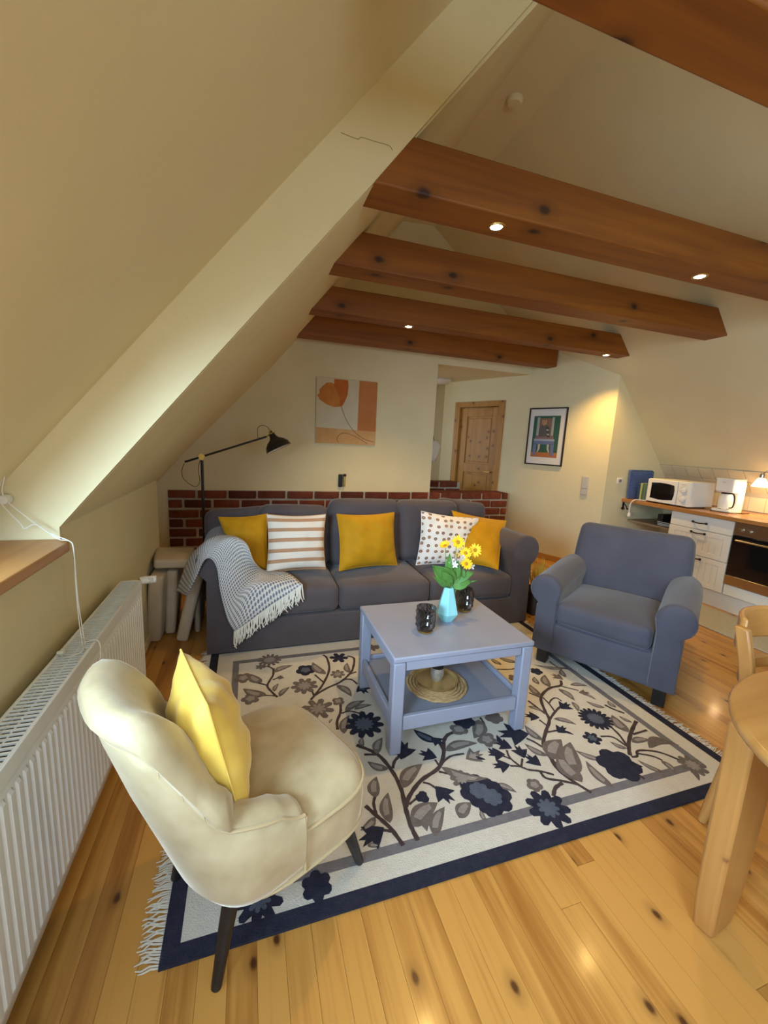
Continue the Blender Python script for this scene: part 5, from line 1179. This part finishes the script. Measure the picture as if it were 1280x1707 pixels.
# blue board, books and cable at the worktop end
bd = empty('blue_board', (4.42, cor.y-.02, .891)); tag(bd, 'blue speckled board standing upright against the stub wall', 'tray')
bm_ = softbox(.36, .022, .335, .010, 6); bm_.xf(Matrix.Translation((4.38, cor.y-.030, .891+.169)) @ Matrix.Rotation(R(-3), 4, 'X'))
obj('panel', bm_, 'bluefelt', bd, world_=True, merge=.0003, bevel=0)
M['bluerim'] = pm('blue_rim', (.05, .09, .24), rough=.5)
obj('rim', MB().tube([Vector((4.38+x, cor.y-.041+.0, .891+.169+z)) for x, z in ((-.165, -.155), (.165, -.155), (.175, -.145), (.175, .145), (.16, .16), (-.16, .16), (-.175, .145), (-.175, -.145))], .005, 6, loop=True), 'bluerim', bd, world_=True)
for i, (y, w_, h_, m_, lab) in enumerate(((3.49, .04, .20, 'green', 'dark green folder standing beside the microwave'), (3.535, .022, .195, 'lime', 'lime green booklet standing between green and navy folders'), (3.565, .03, .185, 'navycard', 'navy folder standing nearest the blue board'), (3.455, .025, .205, 'green', 'second green folder right against the microwave'))):
    t = empty('folder', (4.36, y, .891)); tag(t, lab, 'folder')
    obj('cover', MB().box((-.09, -w_/2, .0005), (.10, w_/2, h_)), m_, t, bevel=.002); obj('pages', MB().box((-.085, -w_/2+.004, .004), (.1005, w_/2-.004, h_+.0005)), 'paper', t, smooth=False)
wc = empty('white_cable', (4.16, 3.45, .70)); tag(wc, 'white power cable with plug hanging over the worktop edge', 'cable')
cpts = [Vector((4.27, 3.452, .897)), Vector((4.20, 3.47, .900)), Vector((4.150, 3.50, .895)), Vector((4.135, 3.525, .85)), Vector((4.135, 3.53, .78)), Vector((4.14, 3.53, .735))]
obj('lead', MB().tube(spline(cpts, 6), .006, 8), 'plastic', wc, world_=True); obj('plug', MB().tube([cpts[-1]+Vector((0, 0, .01)), cpts[-1]-Vector((0, 0, .015)), cpts[-1]-Vector((0, 0, .035))], [.010, .020, .016], 14), 'plastic', wc, world_=True)
hkb = empty('iron_hook', (KX+.02, cor.y-.01, .80)); tag(hkb, 'black wrought iron hook under the end of the worktop', 'hook')
obj('plate', MB().box((KX-.01, cor.y-.008, .765), (KX+.015, cor.y-.0005, .845)), 'iron', hkb, world_=True, bevel=.002)
obj('prongs', MB().tube(spline([Vector((KX, cor.y-.008, .80)), Vector((KX-.02, cor.y-.04, .77)), Vector((KX-.055, cor.y-.05, .765)), Vector((KX-.075, cor.y-.05, .79))], 5), .005, 8).tube(spline([Vector((KX, cor.y-.008, .835)), Vector((KX+.012, cor.y-.04, .80)), Vector((KX+.012, cor.y-.055, .765)), Vector((KX+.02, cor.y-.06, .78))], 5), .005, 8), 'iron', hkb, world_=True)
# coffee maker
cc = on_z((1210, 853), .89); cc.x = min(cc.x, 4.44); cfm = empty('coffee_maker', (cc.x+.06, cc.y, .8905)); tag(cfm, 'white filter coffee maker with a thermos jug', 'coffee maker')
def cl2(pts, z0, z1, k=1): return [[Vector((x, y, z0)) for x, y in pts], [Vector((x*k, y*k, z1)) for x, y in pts]]
def rr2(w_, d_, r0=.03, n=5):
    out = []
    for sx, sy, a0 in ((1, 1, 0), (-1, 1, 90), (-1, -1, 180), (1, -1, 270)):
        for i in range(n+1): a = R(a0+90*i/n); out.append((sx*(w_-r0)+r0*math.cos(a), sy*(d_-r0)+r0*math.sin(a)))
    return out
obj('foot_plate', MB().loft(cl2(rr2(.105, .085), .0, .028)), 'plastic', cfm, bevel=.003)
obj('tower', MB().loft([[Vector((x+.055, y, z)) for x, y in rr2(.05, .083, .02)] for z in (.028, .20, .30)]), 'plastic', cfm, bevel=.003)
obj('filter_head', MB().loft([[Vector((x*k+sh, y*k, z)) for x, y in rr2(.100, .085, .03)] for z, k, sh in ((.195, .93, .005), (.21, .98, .0), (.31, 1.0, 0), (.316, 1.03, 0), (.326, 1.03, 0), (.330, .98, 0))]), 'plastic', cfm, ang=30)
jg = obj('jug', MB().lathe([(.045, .029), (.056, .034), (.060, .09), (.055, .14), (.043, .168), (.043, .180), (.001, .182)], (-.03, 0, 0), 28), 'plastic', cfm)
obj('jug_lid', MB().lathe([(.046, .178), (.046, .188), (.03, .193), (.001, .194)], (-.03, 0, 0), 24), 'black', jg)
obj('jug_handle', MB().tube(spline([Vector((-.05, -.045, .184)), Vector((-.065, -.085, .178)), Vector((-.07, -.10, .12)), Vector((-.065, -.09, .06)), Vector((-.05, -.055, .045))], 5), .006, 8), 'black', jg)
obj('mains_lead', MB().tube(spline([Vector((-.06, .075, .006)), Vector((-.125, .06, .006)), Vector((-.14, -.02, .006)), Vector((-.10, -.11, .006)), Vector((.0, -.14, .006)), Vector((.12, -.13, .006))], 6), .0045, 6), 'black', cfm)
obj('brand_mark', MB().box((-.1008, -.018, .288), (-.0995, .018, .296)), 'switch', cfm, smooth=False)
# wall lamp above the worktop (lit)
wlp = on_x((1268, 806), 4.55); wl = empty('wall_lamp', (4.78, wlp.y-.03, wlp.z+.1)); tag(wl, 'small lit wall lamp with opal glass shade above the worktop', 'wall lamp')
qm = Matrix.Translation((wlp.x, wlp.y, wlp.z))
obj('glass_shade', MB().lathe([(.018, .05), (.028, .045), (.045, .015), (.062, -.025), (.064, -.032)], n=28, caps=False).xf(qm), 'opal', wl, world_=True, solid=.003)
obj('lamp_holder', MB().lathe([(.019, .045), (.020, .085), (.012, .092)], n=16).xf(qm), 'steel', wl, world_=True)
obj('bracket', MB().tube(spline([wlp+Vector((0, 0, .085)), wlp+Vector((.01, -.03, .12)), wlp+Vector((.06, -.05, .13)), wlp+Vector((.13, -.06, .10)), wlp+Vector((.20, -.06, .06))], 6), .006, 8).lathe([(.001, 0), (.035, .0), (.035, .012), (.001, .014)], tuple(wlp+Vector((.20, -.06, .055))), 16), 'steel', wl, world_=True)
pl2 = bpy.data.lights.new('wall_lamp_bulb', 'POINT'); pl2.energy = 5; pl2.color = WARM; pl2.shadow_soft_size = .03
po = bpy.data.objects.new('wall_lamp_bulb', pl2); COL.objects.link(po); po.location = wlp+Vector((-.0, 0, -.045))
km = obj('kitchen_mat', softbox(.52, 1.75, .010, .004, 4), 'mat', merge=.0002); km.location = (3.90, 2.12, .0062); tag(km, 'greige flat-woven runner in front of the kitchen units', 'rug')

# ================================================================== dining table and chair at the right edge
DT = empty('dining_table', (1.62, .28, 0)); tag(DT, 'rounded beech dining table with a stout curved leg', 'dining table')
DTZ = .742
def toprings(z, k):
    return [Vector((1.62+.535*k*math.copysign(abs(math.cos(a))**.9, math.cos(a)), .28+.50*k*math.copysign(abs(math.sin(a))**.9, math.sin(a)), z)) for a in [2*math.pi*j/64 for j in range(64)]]
obj('table_top', MB().loft([toprings(DTZ-.034, .975), toprings(DTZ-.028, .992), toprings(DTZ-.012, 1.0), toprings(DTZ-.003, .992), toprings(DTZ, .978)]), 'beechtop', DT, world_=True, ang=45)
def dleg(x, y, rz, curve):
    rings = []
    for z, wd, th_, sh in ((.001, .052, .026, -.035), (.02, .060, .028, -.032), (.12, .080, .030, -.010), (.25, .088, .031, .004), (.45, .092, .032, .010), (.70, .098, .033, .012)):
        rings.append([Vector((sx*wd+sh*curve, sy*th_, z)) for sx, sy in ((-1, -1), (1, -1), (1, 1), (-1, 1))])
    m = MB().loft(rings); m.xf(Matrix.Translation((x, y, 0)) @ Matrix.Rotation(rz, 4, 'Z')); obj('leg', m, 'beech', DT, world_=True, bevel=.010)
L0 = on_z((1180, 1545), 0)
dleg(L0.x+.028, L0.y+.005, R(8), .30); dleg(2.06, .18, R(172), -1); dleg(1.30, -.08, R(-8), -1); dleg(1.90, -.12, R(188), -1)
obj('apron', MB().box((1.36, .60, .62), (1.92, .622, .707)).box((1.36, -.06, .62), (1.92, -.038, .707)), 'beech', DT, world_=True, bevel=.003)
WC = empty('wooden_chair', (1.945, .735, 0), R(190)); tag(WC, 'beech wooden chair with a curved backrest at the dining table', 'chair')
sbm = softbox(.42, .40, .03, .012, 6); sbm.xf(Matrix.Translation((0, 0, .445))); obj('seat', sbm, 'beechtop', WC, merge=.0003)
for x in (-.17, .17):
    obj('leg', MB().tube([(x, .16, .44), (x*1.08, .20, .001)], [.020, .014], 12), 'beech', WC)
    obj('leg', MB().tube([(x, -.17, .44), (x*1.3, -.22, .001)], [.022, .016], 12), 'beech', WC)
    obj('back_post', MB().loft([[Vector((x+sx*.016, y+sy*.022, z)) for sx, sy in ((-1, -1), (1, -1), (1, 1), (-1, 1))] for y, z in ((-.17, .43), (-.18, .55), (-.205, .68), (-.235, .80))]), 'beech', WC, bevel=.006)
crv = lambda u: -.235-.05*(1-(2*u-1)**2)
obj('back_rail', MB().loft([[Vector((-.158+.316*u, crv(u)+dy, z)) for dy, z in ((-.012, .70), (.012, .70), (.010, .83), (-.014, .83))] for u in [i/12 for i in range(13)]]), 'beechtop', WC, bevel=.008)
obj('back_rail', MB().loft([[Vector((-.17+.34*u, crv(u)+.03+dy, z)) for dy, z in ((-.010, .58), (.010, .58), (.010, .63), (-.010, .63))] for u in [i/12 for i in range(13)]]), 'beechtop', WC, bevel=.006)
